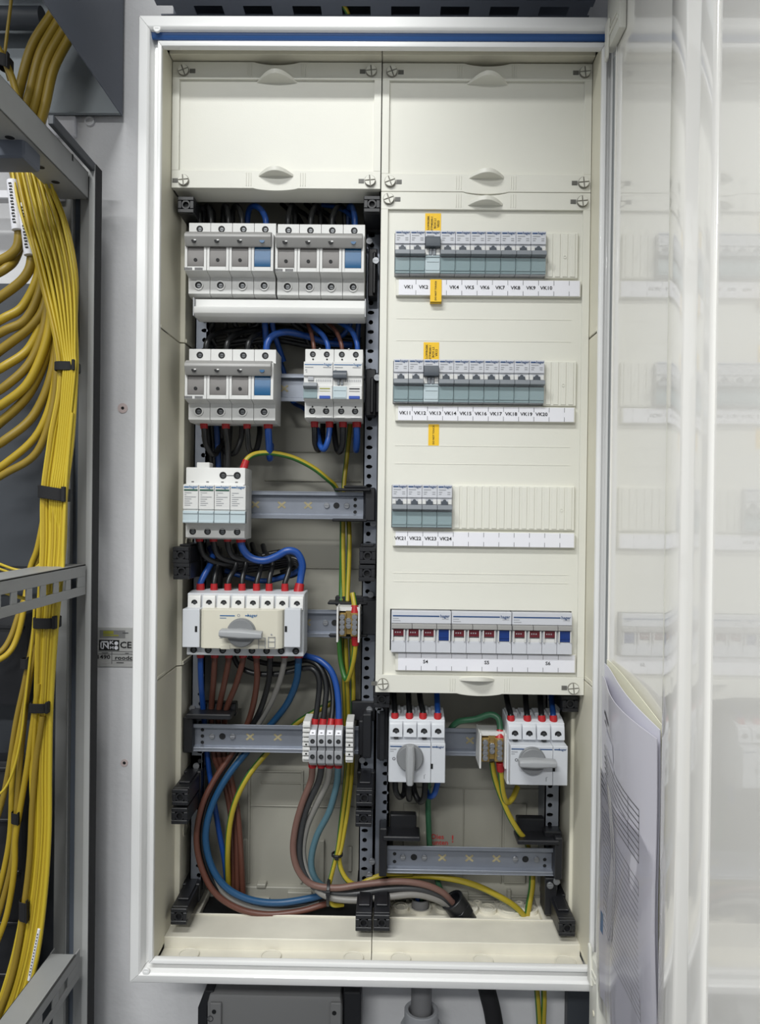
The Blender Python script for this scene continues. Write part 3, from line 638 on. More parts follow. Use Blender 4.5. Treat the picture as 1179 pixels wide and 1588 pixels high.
# ---- surge arrester
x0,x1,z0,z1=pr(288,725,380,834,.055); t=thing('surge_arrester','white four-module surge arrester with a yellow-green wire from its top','surge arrester',(x0,RY,z0)); zy=lambda y,Y:P(335,y,Y).z
m=MB().prism([(.055,z1),(.055,zy(751,.055)),(.046,zy(751,.046)),(.046,zy(811,.046)),(.055,zy(813,.055)),(.0555,z0),(.064,z0-.002),(RY,z0-.002),(RY,z1)],'x',x0,x1); obj('base',m,'device_white',t,bevel=.0012,seg=2)
mw=(P(381.5,780,.038).x-P(283.5,780,.038).x)/4; mx=P(283.2,780,.038).x
for i in range(4):
    a,b=mx+i*mw+.0003,mx+(i+1)*mw-.0003; dy=.8*i
    m=MB().box(a,b,.0385,.060,zy(790+dy*.3,.038),zy(752+dy*.3,.038)).box(a,b,.0400,.060,zy(811,.038),zy(789,.038)); mo=obj('plug_module',m,'device_white',t,bevel=.0004)
    m=MB().box(a+.0012,a+.007,.0381,.0386,zy(756.6,.038),zy(754.8,.038)); m.text('hager',a+.0125,zy(755.6,.038),.0380,.0033); obj('logo',m,'logo_blue',mo)
    if i<3: m=MB().box(a+.0012,b-.0008,.0380,.0386,zy(761.4,.038),zy(759,.038)); obj('marker_line',m,'print_green',mo)
    m=MB()
    for k,(u,v) in enumerate(((.002,.010),(.002,.004),(.002,.0155),(.002,.010),(.002,.008),(.002,.011),(.002,.009))): m.box(a+u,a+v,.0382,.0386,zy(764.5+3.2*k+.5,.038),zy(764.5+3.2*k-.5,.038))
    obj('print',m,'print_grey',mo)
    m=MB().box(a,b,.0378,.045,zy(811.5,.038),zy(792.5,.038)).box(a+.0003,b-.0003,.0368,.0379,zy(797,.038),zy(794,.038)).box(a+.0003,b-.0003,.0364,.0379,zy(811,.038),zy(808,.038)); obj('label_holder',m,'holder_light',mo,bevel=.0003)
    terminal(t,(P(299+23*i,824+.5*i,.0555).x,.0553,zy(824.5,.055)),.0038)
for px in (346,368): terminal(t,(P(px,737,.055).x,.0548,zy(737,.055)),.0040)
m=MB().box(P(350,737,.055).x,P(364,737,.055).x,.0545,.0551,zy(737.6,.055),zy(736.8,.055)); 
for px in (297,320,343,365): m.box(P(px,748,.055).x,P(px+4,748,.055).x,.0546,.0551,zy(748,.055),zy(746.8,.055))
obj('print',m,'print_dark',t)
m=MB().pbox(305,717,325,727,.066,.085); obj('signal_plug',m,'device_white',t,bevel=.0008)
# ---- changeover switch
x0,x1,z0,z1=pr(289.5,922,471,1017,.055); t=thing('changeover_switch','wide eight-pole changeover switch with a horizontal grey rotary lever','switch',(x0,RY,z0)); zy=lambda y,Y:P(380,y,Y).z
W8=(x1-x0)/8; n1,n0=zy(945,.04),zy(1003,.04)
m=MB().prism([(.058,zy(921,.058)),(.058,n1),(.058,n0),(.056,z0),(.064,z0-.001),(RY,z0-.001),(RY,zy(913,RY)),(.072,zy(917,.072))],'x',x0,x1); obj('base',m,'device_cool',t,bevel=.0008)
for i in range(8):
    a=x0+i*W8; m=MB().prism([(.056,zy(924,.056)),(.0545,zy(926,.055)),(.052,zy(945,.052)),(.06,zy(945,.06)),(.075,zy(919,.075)),(.066,zy(919,.066))],'x',a+.0016,a+W8-.0008); obj('terminal_block',m,'device_white',t,bevel=.0008,seg=2)
    terminal(t,(a+W8*.54,.0532,zy(935.5,.054)),.0034); terminal(t,(a+W8*.48,.0556,zy(1008.5,.056)),.0038)
    if i in (1,3,4,6): m=MB().box(a+W8*.42,a+W8*.68,.0525,.056,zy(946.2,.053),zy(944.2,.053)); obj('slot',m,'dark_void',t)
for (pa,pb) in ((283,309.5),(441,466)):
    q=pr(pa,944.5,pb,1004,.040); m=MB().box(q[0],q[1],.040,.062,q[2],q[3]); obj('side_cover',m,'device_cool',t,bevel=.0006)
    px=(304,443.5)[pa>300]; q=pr(px-1.8,971,px+1.8,980,.0395); m=MB().box(q[0],q[1],.0396,.041,q[2],q[3]); obj('slot',m,'dark_void',t)
q=pr(311,946,441,1005,.036); X=lambda px,Y=.036:P(px,975,Y).x
m=MB().prism([(q[0]-.0025,.058),(q[0],.0395),(X(316),.036),(X(398),.036),(X(399),.0366),(X(430),.0375),(X(437),.042),(q[1],.058)],'z',q[2]-.001,q[3]); obj('mechanism_cover',m,'device_ivory',t,bevel=.0006)
m=MB().box(X(341),X(364),.0357,.0361,zy(956,.036),zy(954.4,.036)).box(X(380),X(386),.0357,.0361,zy(955.5,.036),zy(954,.036)).box(X(341),X(351),.0357,.0361,zy(959.3,.036),zy(958.5,.036)); m.text('hager',X(391.5),zy(954.7,.036),.0357,.0038); obj('logo',m,'logo_blue',t)
m=MB().ring((X(370),.0361,zy(954.5,.036)),'y',.0018,.0011,-.0004,14); m.text('II',X(344),zy(989,.036),.0357,.0032,rot=math.pi/2); m.box(X(340),X(345),.0357,.0361,zy(990.2,.036),zy(989.6,.036)); m.cyl((X(421),.0372,zy(983.5,.037)),'y',.0010,-.0006,10)
for a,b,c,d in ((401,411,988,989),(401,411,994,995),(401,411,1000,1001),(401,402,988,1006),(411,412,988,1006),(416,427,987,988),(416,427,994,995),(416,427,1003,1004),(416,417,987,1004),(426,427,987,1004)): m.box(X(a),X(b),.0362,.0376,zy(d-.35,.037),zy(c+.2,.037))
obj('print',m,'print_grey',t)
q=pr(342,1000,357,1007,.036); m=MB().box(q[0],q[1],.0353,.037,q[2],q[3]); obj('lock_tab',m,'device_ivory',t,bevel=.0006)
def rotary(par,cx,cz,Y,R,ang,l0,l1,wd):
    m=MB().cyl((cx,Y,cz),'y',R,-.004,36).cyl((cx,Y-.004,cz),'y',R*.94,-.004,36); o=obj('dial',m,'knob_grey',par,bevel=.0006)
    ca,sa=math.cos(ang),math.sin(ang); m=MB(); n=10
    prof=[]
    for s,w in ((l0,wd*.62),(l0+.002,wd*.8),(0,wd),(l1-.006,wd*.78),(l1,wd*.68)): prof.append((s,w))
    rings=[]
    for yy,k in ((Y-.007,1.0),(Y-.016,.92),(Y-.019,.55)):
        up=[(s,w*k) for s,w in prof]; lo=[(s,-w*k) for s,w in reversed(prof)]; rings.append([(cx+s*ca-v*sa,yy,cz+s*sa+v*ca) for s,v in up+lo])
    N=len(rings[0]); vs=sum(rings,[]); fs=[]
    for r in range(2): fs+=[(r*N+i,r*N+(i+1)%N,(r+1)*N+(i+1)%N,(r+1)*N+i) for i in range(N)]
    fs+=[tuple(range(N))[::-1],tuple(2*N+i for i in range(N))]; m.add(vs,fs); obj('lever',m,'lever_grey',par,bevel=.0008,seg=2,smooth=40)
mat('knob_grey',(126,128,130),.4); mat('lever_grey',(158,160,162),.38)
c=P(374.5,981,.034); rotary(t,c.x,c.z,.036,.0172,-.04,-.0235,.0265,.0062)
# ---- four-pole isolators
def make_iso(label,px0,py0,px1,py1,kx,ky,ang,txt_px):
    x0,x1,z0,z1=pr(px0,py0,px1,py1,.055); t=thing('rotary_isolator',label,'switch',(x0,RY,z0),'four-pole rotary isolators'); H=z1-z0; W=(x1-x0)/4; f=lambda a:z1-H*a
    m=MB().prism([(.058,f(.0)),(.058,f(.25)),(.056,f(1)),(.064,f(1.01)),(RY,f(1.01)),(RY,f(-.08)),(.072,f(-.05))],'x',x0,x1); obj('base',m,'device_cool',t,bevel=.0008)
    for i in range(4):
        a=x0+i*W; m=MB().prism([(.056,f(.03)),(.0545,f(.05)),(.052,f(.255)),(.06,f(.255)),(.075,f(-.02)),(.066,f(-.02))],'x',a+.0006,a+W-.0006); obj('terminal_block',m,'device_cool',t,bevel=.0010,seg=2)
        m=MB().box(a+.001,a+W-.003,.070,.095,f(.0),f(-.12)); obj('wire_funnel',m,'device_grey',t,bevel=.0008)
        terminal(t,(a+W*.5,.0530,f(.165)),.0037); terminal(t,(a+W*.47,.0556,f(.945)),.0040)
        if i in (0,2): m=MB().box(a+W*.35,a+W*.68,.0515,.056,f(.275),f(.252)); obj('slot',m,'dark_void',t)
    sh=P(px0,py0,.055).x-P(px0,py0,.040).x
    fa,fb=P(px0+(1 if px0<700 else 5),py0+40,.04).x,P(px1+(1 if px0<700 else 5),py0+40,.04).x; xm=fa+(fb-fa)*.745
    m=MB().box(fa,xm-.0002,.040,.062,f(.925),f(.30)); obj('front_cover',m,'device_cool',t,bevel=.0006)
    m=MB().box(xm+.0002,fb,.040,.062,f(.925),f(.30)); obj('side_cover',m,'device_cool',t,bevel=.0006)
    m=MB().box(xm-.0001,xm+.0024,.0395,.041,f(.70),f(.62)); obj('slot',m,'dark_void',t)
    fw=fb-fa
    m=MB().box(fa+.001,fa+fw*.33,.0397,.0401,f(.362),f(.345)).box(fa+fw*.46,xm-.001,.0397,.0401,f(.362),f(.345)).box(xm+.0012,xm+.008,.0397,.0401,f(.362),f(.345)); m.text('hager',fb-.0062,f(.353),.0396,.0030); obj('logo',m,'logo_deep',t)
    m=MB().box(fa+.001,fa+.0085,.0397,.0401,f(.405),f(.392)).box(fa+.001,fa+.0052,.0397,.0401,f(.435),f(.425)).box(fa+fw*.62,fa+fw*.635,.0397,.0401,f(.86),f(.80)).box(fa+fw*.635,fa+fw*.65,.0397,.0401,f(.80),f(.79)); obj('print',m,'print_grey',t)
    c=P(*txt_px,.0396); m=MB()
    if ang<-1: m.text('O',c.x,c.z,.0396,.0036); m.text('1',fa+fw*.395,f(.352),.0396,.0045)
    else: m.text('O',c.x,c.z,.0396,.0036); m.text('1',fa+fw*.395,f(.352),.0396,.0045)
    obj('lettering',m,'print_dark',t)
    c=P(kx,ky,.036); rotary(t,c.x,c.z,.040,.0160,ang,-.0175,.028 if ang<-1 else .0262,.0062 if ang<-1 else .0058)
    return t
make_iso('four-pole rotary isolator with its grey lever pointing down',603,1118,690,1214,636,1175.5,-math.pi/2,(611,1177))
make_iso('four-pole rotary isolator with its grey lever turned sideways, near the hinge',787,1122,876,1218,826,1180,-.0,(801,1179))
# ---- terminal blocks
zy=lambda y,Y:P(510,y,Y).z
TPX=[485,498.5,511.5,525]; WIRE4=['first, with a brown wire below','second, with a black wire below','third, with a grey wire below','fourth, with a blue-grey wire below']
for i,px in enumerate(TPX):
    x=P(px,1155,.06).x; hw=.0047
    t=thing('terminal_block','grey feed-through terminal block, '+WIRE4[i]+' on the long rail','terminal block',(x,RY,zy(1155,RY)),'grey terminal blocks on the long rail')
    m=MB().prism([(.075,zy(1124,.075)),(.064,zy(1132,.064)),(.058,zy(1141,.058)),(.058,zy(1157.5,.058)),(.066,zy(1158,.066)),(.066,zy(1164,.066)),(.058,zy(1164.5,.058)),(.060,zy(1184,.060)),(.072,zy(1187,.072)),(RY,zy(1180,RY)),(RY,zy(1128,RY))],'x',x-hw,x+hw); obj('housing',m,'device_grey',t,bevel=.0004)
    for y in (1150,1174): terminal(t,(x,.0580,zy(y,.058)),.0026)
    m=MB().prism([(.0630,zy(1132,.0635)),(.0572,zy(1140,.0577)),(.059,zy(1141,.059)),(.066,zy(1132,.066))],'x',x-hw*.72,x+hw*.72); tg=obj('marker_tag',m,'paper_white',t)
    m=MB().box(x-.0012,x+.0012,.0588,.0592,zy(1137.2,.059),zy(1136.2,.059)); obj('print',m,'print_dark',tg)
for px,lab in ((475,'ribbed pale end stop clamped beside the brown wire terminal block'),(542,'ribbed pale end stop clamped beside the blue wire terminal block')):
    x=P(px,1150,.06).x; t=thing('end_stop',lab,'end stop',(x,RY,zy(1150,RY)),'end stops on the long rail')
    m=MB().box(x-.0046,x+.0046,.064,RY,zy(1184,.06),zy(1121,.06)); obj('housing',m,'device_white',t,bevel=.0006)
    for k in range(8):
        y=1124+k*7.2; m=MB().box(x-.0046,x+.0046,.060,.066,zy(y+4.6,.06),zy(y,.06))
        if k in (4,6): m.cyl((x,.0599,zy(y+2,.06)),'y',.0014,-.0004,10,1)
        obj('rib',m,['device_white','dark_void'],t,bevel=.0005)
# ---- earth terminal blocks
def earth(label,px0,px1,py0,py1,YF=.060):
    x0,x1,z0,z1=pr(px0,py0,px1,py1,YF); t=thing('earth_terminal',label,'earth terminal',(x0,RY,z0),'brass earth terminal blocks'); H=z1-z0; W=x1-x0
    for a in (x0,x1-.0022): m=MB().box(a,a+.0022,YF,RY,z0-.002,z1); obj('side_plate',m,'device_white',t,bevel=.0005)
    m=MB().box(x0+.0022,x1-.0022,YF+.012,RY,z1-.006,z1-.001); obj('bridge',m,'device_white',t)
    m=MB().box(x0+.003,x0+W*.40,YF+.008,YF+.025,z0+.004,z1-.008).box(x1-W*.40,x1-.003,YF+.008,YF+.025,z0+.004,z1-.008).box(x0+W*.36,x1-W*.36,YF+.012,YF+.028,z0+.006,z1-.005); obj('brass_bar',m,'brass',t,bevel=.0006)
    for fx in (.23,.77):
        for k in range(4):
            z=z1-.0125-k*(H-.016)/4; x=x0+W*fx; m=MB().cyl((x,YF+.009,z),'y',.0034,-.0055,14).box(x-.0028,x+.0028,YF+.0032,YF+.0036,z-.0004,z+.0004); obj('clamp_screw',m,'screw_steel',t,bevel=.0007)
    for k in (1,2):
        z=z1-.0125-(k-.15)*(H-.016)/4; x=x0+W*.5; m=MB().cyl((x,YF+.013,z),'y',.0036,-.005,14).box(x-.0028,x+.0028,YF+.0075,YF+.0082,z-.0004,z+.0004); obj('clamp_screw',m,'screw_steel',t,bevel=.0007)
earth('brass earth terminal block on the rail beside the changeover switch',522,558,942,994)
earth('brass earth terminal block between the two rotary isolators',744,786,1138,1190)
# ------------------------------------------------------------------ wires
def wire(label,color,pts,r=.0034,fs=False,fe=False,group=None,name='wire'):
    path=smoothpath([P(*p) for p in pts]); c=path[len(path)//2]; m=MB()
    if color=='yg': m.tube(path,r,10,stripe=({1,2,3,4},1)); ms=['wire_yellow','wire_green']
    else: m.tube(path,r,9); ms=color
    o=obj(name,m,ms,loc=c,smooth=60); tag(o,label,'wire',group)
    for flag,seq in ((fs,path),(fe,path[::-1])):
        if flag:
            p0=seq[0]; d=Vector((0,0,0)); acc=0; i=0
            while i<len(seq)-1 and acc<.009: acc+=(seq[i+1]-seq[i]).length; i+=1
            d=(seq[i]-p0).normalized(); q=MB().cyl(p0-d*.002,d,r*1.42,.0125,14,r2=r*1.25); obj('ferrule',q,'ferrule_red',o,label='red ferrule',bevel=.0004)
    return o
W=wire
ORD=['first','second','third','fourth','fifth','sixth','seventh','eighth','ninth']
g='wires above the upper fuse switches'
for i,(x,col) in enumerate(((310,'wire_black'),(328,'wire_black'),(355,'wire_black'),(376,'wire_black'),(413,'wire_blue'),(447,'wire_black'),(482,'wire_black'),(515,'wire_black'),(551,'wire_navy'))):
    nm=['first','second','third','fourth','','first','second','third',''][i]
    lab=('bright blue looped wire above the first upper fuse switch' if i==4 else 'dark blue wire above the second upper fuse switch' if i==8 else '%s black wire from the side wall above the %s upper fuse switch'%(nm,'first' if i<4 else 'second'))
    dx=[-14,-10,-8,-14,-26,10,14,18,-10][i]
    W(lab,col,[(x,352,.078),(x+dx*.05,338,.078),(x+dx*.35,324,.085),(x+dx*.8,320,.098),(x+dx*1.1,335,.115),(x+dx*1.15,400,.135)],.0036,group=g)
W('thin blue wire crossing behind the second upper fuse switch','wire_navy',[(500,318,.12),(525,322,.11),(545,335,.10),(550,352,.09)],.003,group=g)
for i,x in enumerate((455,470,492,505)): W('%s slack black wire in the shade under the blank cover'%['first','second','third','fourth'][i],'wire_black',[(x-18,316,.14),(x-8,325,.13),(x+6,335,.125),(x+15,350,.12)],.003,group=g)
g='wires between the two device rows'
for i,(x,col) in enumerate(((318,'wire_black'),(350,'wire_black'),(383,'wire_black'))):
    W('%s black wire curving out of the lower fuse switch top'%['first','second','third'][i],col,[(x+1,546,.080),(x+3,532,.080),(x+10,522,.09),(x+30,514,.11),(x+70,510,.125),(x+110,512,.135)],.0036,group=g)
W('thick blue wire curving from the lower fuse switch top towards the upright','wire_blue',[(413,546,.078),(415,532,.078),(424,520,.082),(445,515,.092),(475,521,.105),(510,532,.118),(545,535,.13)],.0042,group=g)
W('blue wire dropping behind the trunking cover, nearer the lower fuse switch','wire_blue',[(410,470,.10),(411,500,.10),(413,530,.105),(416,560,.12)],.004,group=g)
W('blue wire dropping behind the trunking cover, beside its twin','wire_blue',[(421,470,.105),(422,500,.105),(428,525,.115),(440,560,.13)],.0036,group=g)
for i,(x0,y0,x1) in enumerate(((330,492,325),(348,492,352),(362,492,372),(385,492,392),(400,495,380),(452,492,470),(462,492,488),(472,490,500),(500,490,520))):
    W(ORD[i]+' loose black wire from the side wall in the shade under the trunking cover','wire_black',[(x0,470,.115),(x0+1,y0+6,.118),(x1,515,.125),(x1+12,540,.135)],.0034,group=g)
for i in range(5):
    W(('topmost' if i==0 else ORD[i]+' from the top')+' of the thick black wires running level between the two device rows','wire_black',[(335,520+5*i,.135),(380,512+5*i,.13-.004*(i%2)),(430,508+5*i,.13),(490,518+5*i,.135),(560,528+4*i,.14)],.0042,group=g)
W('brown wire into the first pole of the residual current breakers','wire_brown',[(487.5,548,.08),(486.5,536,.08),(483,518,.088),(477,500,.10),(470,480,.11)],.0026,group=g)
W('blue wire into the second pole of the residual current breakers','wire_blue',[(509.5,548,.08),(508,534,.08),(501,520,.084),(490,510,.092),(478,500,.105),(468,490,.12)],.0032,group=g)
W('brown wire into the third pole of the residual current breakers','wire_brown',[(531,548,.08),(529.5,534,.08),(522,515,.088),(510,501,.10),(496,488,.11)],.0026,group=g)
W('blue wire into the fourth pole of the residual current breakers','wire_blue',[(555,548,.08),(553.5,532,.08),(546,514,.086),(534,504,.095),(520,496,.11)],.0032,group=g)
W('blue wire hanging beside the upright, nearer the trunking cover','wire_navy',[(544,470,.11),(545,495,.11),(536,515,.115),(518,530,.13)],.0034,group=g)
W('blue wire hanging close against the perforated upright','wire_navy',[(555,470,.108),(556,500,.108),(555,520,.115),(556,560,.13)],.0034,group=g)
W('blue wire slanting down behind the bare rail stub','wire_navy',[(430,545,.13),(440,575,.14),(452,620,.14),(470,632,.125),(478,640,.12)],.003,group=g)
g='wires below the lower fuse switch'
W('first black wire under the lower fuse switch, near the side wall','wire_black',[(316,652,.078),(317,670,.078),(320,690,.085),(331,705,.095),(340,694,.11),(344,670,.13)],.0036,fs=True,group=g)
W('second black wire under the lower fuse switch','wire_black',[(350,652,.078),(351,672,.078),(354,700,.085),(352,740,.10),(350,770,.12)],.0038,fs=True,group=g)
W('third black wire under the lower fuse switch, in a tight loop','wire_black',[(383,652,.078),(384,672,.078),(386,694,.084),(392,703,.09),(399,694,.10),(403,672,.11),(402,655,.12)],.0036,fs=True,group=g)
W('black loop hanging between the second and third ferrules','wire_black',[(376,655,.10),(374,680,.10),(366,700,.10),(356,704,.11),(346,695,.12)],.0036,group=g)
W('blue wire under the fourth pole of the lower fuse switch','wire_blue',[(416,652,.078),(416.5,672,.078),(418,696,.086),(419,711,.10),(420,690,.12)],.0044,fs=True,group=g)
for i in range(6): W(ORD[i]+' black wire from the side wall in the bundle dropping towards the surge arrester','wire_black',[(322+7*i,655,.12),(325+6*i,690,.122+.003*(i%3)),(328+5*i,720,.125),(332+5*i,770,.125),(330+6*i,830,.13)],.0038,group='dark bundle towards the surge arrester')
W('navy wire in the dark bundle dropping towards the surge arrester','wire_navy',[(336,660,.110),(338,700,.112),(340,740,.115)],.0036,group=g)
g='wires below the residual current breakers'
W('black loop from the first pole below the residual current breakers','wire_black',[(488,650,.08),(488,668,.08),(489,688,.086),(494,698,.092),(500,688,.10),(501,655,.115)],.0036,fs=True,group=g)
W('blue loop from the second pole below the residual current breakers','wire_blue',[(511,650,.078),(511,668,.078),(508,686,.076),(502,697,.078),(496,688,.086),(492,665,.10)],.0036,fs=True,group=g)
W('black loop from the third pole below the residual current breakers','wire_black',[(532,650,.08),(532,668,.08),(531,690,.084),(526,701,.09),(521,690,.098),(517,655,.115)],.0038,fs=True,group=g)
W('blue wire from the fourth pole below the residual current breakers','wire_blue',[(553.5,650,.08),(553.5,668,.08),(553.5,688,.086),(552.5,698,.098),(552,680,.12)],.0042,fs=True,group=g)
W('green and yellow wire hanging from behind the residual current breakers','yg',[(546,600,.135),(543,660,.135),(538,710,.133),(533,760,.125),(532,850,.12),(534,940,.115),(537,960,.11)],.0032,group='earth wires')
W('bowed green and yellow wire from the surge arrester top to the bare rail','yg',[(378,726,.074),(380,717,.074),(388,708,.078),(402,703,.084),(425,703,.09),(455,710,.096),(485,725,.102),(508,743,.11),(522,758,.122),(530,790,.132),(531,830,.125),(530,900,.12),(529,950,.11)],.0034,fs=True,group='earth wires')
W('green and yellow wire dropping under the bare rail to the earth block','yg',[(541,806,.13),(542,840,.122),(541,880,.12),(539,925,.112),(539,955,.10)],.0032,group='earth wires')
g='wires between surge arrester and changeover switch'
W('thick blue wire snaking from the surge arrester to the last pole','wire_blue',[(373,828,.078),(374.5,844,.078),(380,856,.078),(392,866,.078),(410,869,.078),(428,863,.078),(446,854,.078),(461,858,.08),(469,875,.083),(467,893,.085),(463,918,.082)],.0046,fs=True,fe=True,group=g)
for i,(x,e) in enumerate(((309,(452,905)),(331,(430,900)),(353,(425,885)))):
    W('%s black wire bending out from under the surge arrester'%['first','second','third'][i],'wire_black',[(x,827,.080),(x+1,845,.080),(x+8,862,.086),(x+26,872-2*i,.094),(x+52,874-2*i,.10),(x+85,866-2*i,.105),(440-2*i,856+3*i,.115),(460,872+3*i,.125),(452-8*i,888,.13)],.0037,fs=True,group=g)
CH=[311,332,353.5,375.5,398,417.5,442]
UP=[[(318,890),(326,876),(330,862)],[(334,893),(337,880),(340,862)],[(357,894),(365,880),(368,858)],[(377,893),(381,878),(383,852)],[(401,893),(405,878),(404,864),(395,856)],[(419,893),(423,876),(421,866),(412,858)],[(446,893),(450,876),(447,864),(436,857),(412,860),(395,868)]]
nm=['','second','third','fourth','fifth','sixth','seventh']
for i,x in enumerate(CH):
    W('blue wire into the first pole of the changeover switch' if i==0 else 'black wire into the %s pole of the changeover switch'%nm[i],'wire_blue' if i==0 else 'wire_black',[(x,918,.082),(x,905,.082)]+[(a,b,.086+.008*k) for k,(a,b) in enumerate(UP[i])]+[(UP[i][-1][0]-4,UP[i][-1][1]-12,.13)],.0040 if i==0 else .0034,fs=True,group=g)
W('navy wire looping low behind the changeover ferrules','wire_navy',[(350,885,.125),(385,896,.12),(412,901,.115),(440,895,.11),(462,886,.105),(466,880,.10)],.0034,group=g)
for i in range(4): W(('topmost' if i==0 else ORD[i]+' from the top')+' of the slack black loops above the changeover switch','wire_black',[(345,880+4*i,.13),(385,870+5*i,.125),(425,868+4*i,.12+.003*i),(455,866+3*i,.115),(464,874+3*i,.112),(455,886+2*i,.115),(425,896,.125)],.0034,group='slack loops above the changeover switch')
W('black cable standing behind the third changeover ferrule','wire_black',[(338,925,.125),(340,890,.125),(338,850,.13)],.0055,group=g)
g='wires from the changeover switch downwards'
BX=[311,333,354.5,376.5,398,419,441,463]; S=.085
D={0:('wire_blue','blue wire dropping straight from the first changeover pole',[(312,1060,.092),(316,1110,.118),(321,1170,.128),(330,1230,.13),(340,1290,.13),(349,1340,.135),(354,1400,.145)],.0036),
1:('wire_brown','brown wire from the second changeover pole',[(331,1060,.096),(328,1105,.118),(332,1170,.13),(345,1205,.132),(356,1250,.132),(360,1300,.135),(362,1400,.145)],.0038),
2:('wire_brown','brown wire from the third changeover pole',[(348,1060,.096),(339,1108,.116),(340,1170,.128),(352,1205,.13),(363,1250,.13),(367,1300,.132),(369,1400,.142)],.0038),
3:('wire_brown','brown wire from the fourth changeover pole',[(366,1062,.096),(350,1106,.114),(348,1165,.126),(358,1205,.126),(368,1255,.126),(373,1310,.128),(378,1400,.14)],.0038),
4:('wire_brown','brown wire sweeping from the fifth pole into the widest bottom loop',[(399,1052,.092),(394,1088,.104),(384,1122,.118),(362,1165,.118),(334,1207,.11),(314,1248,.102),(305,1295,.098),(311,1340,.096),(332,1383,.096),(370,1409,.098),(415,1418,.10),(465,1413,.104),(505,1402,.112),(530,1396,.13)],.0039),
5:('wire_black','black wire sweeping from the sixth pole into the bottom loop',[(417,1056,.092),(406,1095,.104),(393,1122,.118),(368,1165,.120),(338,1210,.115),(319,1255,.108),(314,1310,.104),(328,1362,.104),(358,1394,.106),(400,1405,.108),(460,1404,.112),(510,1397,.122)],.0037),
6:('wire_grey','grey wire sweeping from the seventh pole into the bottom loop',[(434,1056,.092),(421,1088,.104),(403,1120,.118),(374,1167,.122),(343,1212,.118),(323,1260,.112),(318,1308,.108),(328,1350,.106),(350,1388,.104),(390,1407,.105),(440,1412,.108),(495,1402,.116)],.0036),
7:('wire_teal','blue wire sweeping from the eighth pole into the inner bottom loop',[(460,1056,.092),(446,1090,.104),(420,1124,.118),(382,1167,.116),(349,1210,.108),(327,1255,.102),(319,1300,.098),(329,1345,.098),(352,1377,.099),(388,1395,.10),(430,1400,.103),(475,1394,.108),(515,1384,.118)],.0044)}
for i,(col,lab,pts,r) in D.items(): W(lab,col,[(BX[i],1007,S),(BX[i],1026,S)]+pts,r,fs=True,group=g)
g='wires to the grey terminal blocks'
W('bright blue wire arching from the changeover switch to the fourth terminal block','wire_blue',[(462,1014,.11),(478,1018,.10),(496,1024,.094),(512,1038,.09),(521,1060,.088),(525,1090,.085),(525.5,1128,.080)],.0040,fe=True,group=g)
W('black wire drooping to the first terminal block','wire_black',[(362,1018,.10),(372,1034,.10),(395,1044,.098),(430,1045,.096),(468,1037,.094),(486,1038,.09),(495,1055,.088),(493,1090,.085),(487,1128,.08)],.0036,fe=True,group=g)
W('black wire drooping to the second terminal block','wire_black',[(385,1018,.11),(410,1028,.108),(445,1030,.104),(478,1024,.10),(498,1038,.094),(506,1065,.09),(504,1095,.085),(500,1128,.08)],.0036,fe=True,group=g)
W('black wire dropping to the third terminal block','wire_black',[(470,1022,.115),(495,1028,.108),(510,1048,.10),(516,1075,.094),(516,1100,.088),(512.5,1128,.08)],.0034,fe=True,group=g)
for col,lab,x,pts in (('wire_pinkbrown','brown wire under the first terminal block, in the bundle to the black gland',485,[(482,1212,.088),(468,1248,.092),(458,1285,.096),(455,1320,.098),(463,1350,.098),(483,1371,.098),(520,1377,.098),(560,1372,.10),(615,1367,.104),(655,1371,.108),(685,1383,.113),(702,1400,.118)]),
    ('wire_dark','black wire under the second terminal block, in the bundle to the black gland',498.5,[(493,1215,.09),(477,1250,.095),(467,1288,.10),(465,1330,.102),(476,1362,.102),(500,1382,.102),(545,1386,.102),(600,1379,.104),(650,1379,.108),(685,1391,.115),(703,1406,.12)]),
    ('wire_grey','grey wire under the third terminal block, in the bundle to the black gland',511.5,[(507,1215,.092),(490,1250,.098),(475,1285,.104),(470,1325,.106),(481,1364,.104),(505,1389,.10),(550,1396,.098),(600,1391,.10),(645,1387,.105),(680,1396,.113),(700,1410,.12)]),
    ('wire_slate','grey-blue wire under the fourth terminal block, curving behind the bundle',525,[(522,1218,.09),(511,1258,.096),(492,1295,.10),(483,1330,.102),(486,1356,.104),(500,1374,.108),(530,1384,.11),(580,1384,.112),(640,1381,.115),(680,1390,.12),(700,1405,.126)])):
    W(lab,col,[(x,1177,.082),(x-.5,1194,.084)]+pts,.0042,fs=True,group=g)
for i in range(2): W('dark wire inside the bundle to the black gland','wire_dark',[(505,1390-6*i,.112),(550,1391-8*i,.11),(600,1385-8*i,.112),(650,1384-6*i,.114),(685,1394-4*i,.12),(702,1406,.125)],.0042,group='dark wires inside the gland bundle')
g='earth wires'
W('yellow wire running slantwise behind the long rail','yg',[(518,1088,.13),(490,1103,.128),(462,1120,.126),(438,1142,.13),(410,1172,.126),(386,1202,.12),(367,1238,.116),(357,1275,.116),(353,1320,.12),(354,1370,.135),(356,1400,.145)],.0038,group=g)
W('yellow loop under the earth block beside the changeover switch','yg',[(551,988,.076),(551,1002,.078),(548,1025,.082),(543,1045,.088),(538,1055,.094),(533,1045,.10),(528,1020,.104),(526,985,.10)],.0034,fs=True,group=g)
W('short yellow wire standing on top of the upper earth block','yg',[(550,952,.074),(550,938,.076),(547,920,.082)],.0036,fs=True,group=g)
W('earth wire passing behind the terminal blocks, nearer the blue wire','yg',[(536,990,.108),(538,1050,.112),(540,1110,.122),(540,1190,.122),(533,1250,.118),(525,1310,.112),(521,1330,.11),(513,1362,.108),(508,1388,.104),(516,1403,.102),(532,1403,.11)],.0030,group=g)
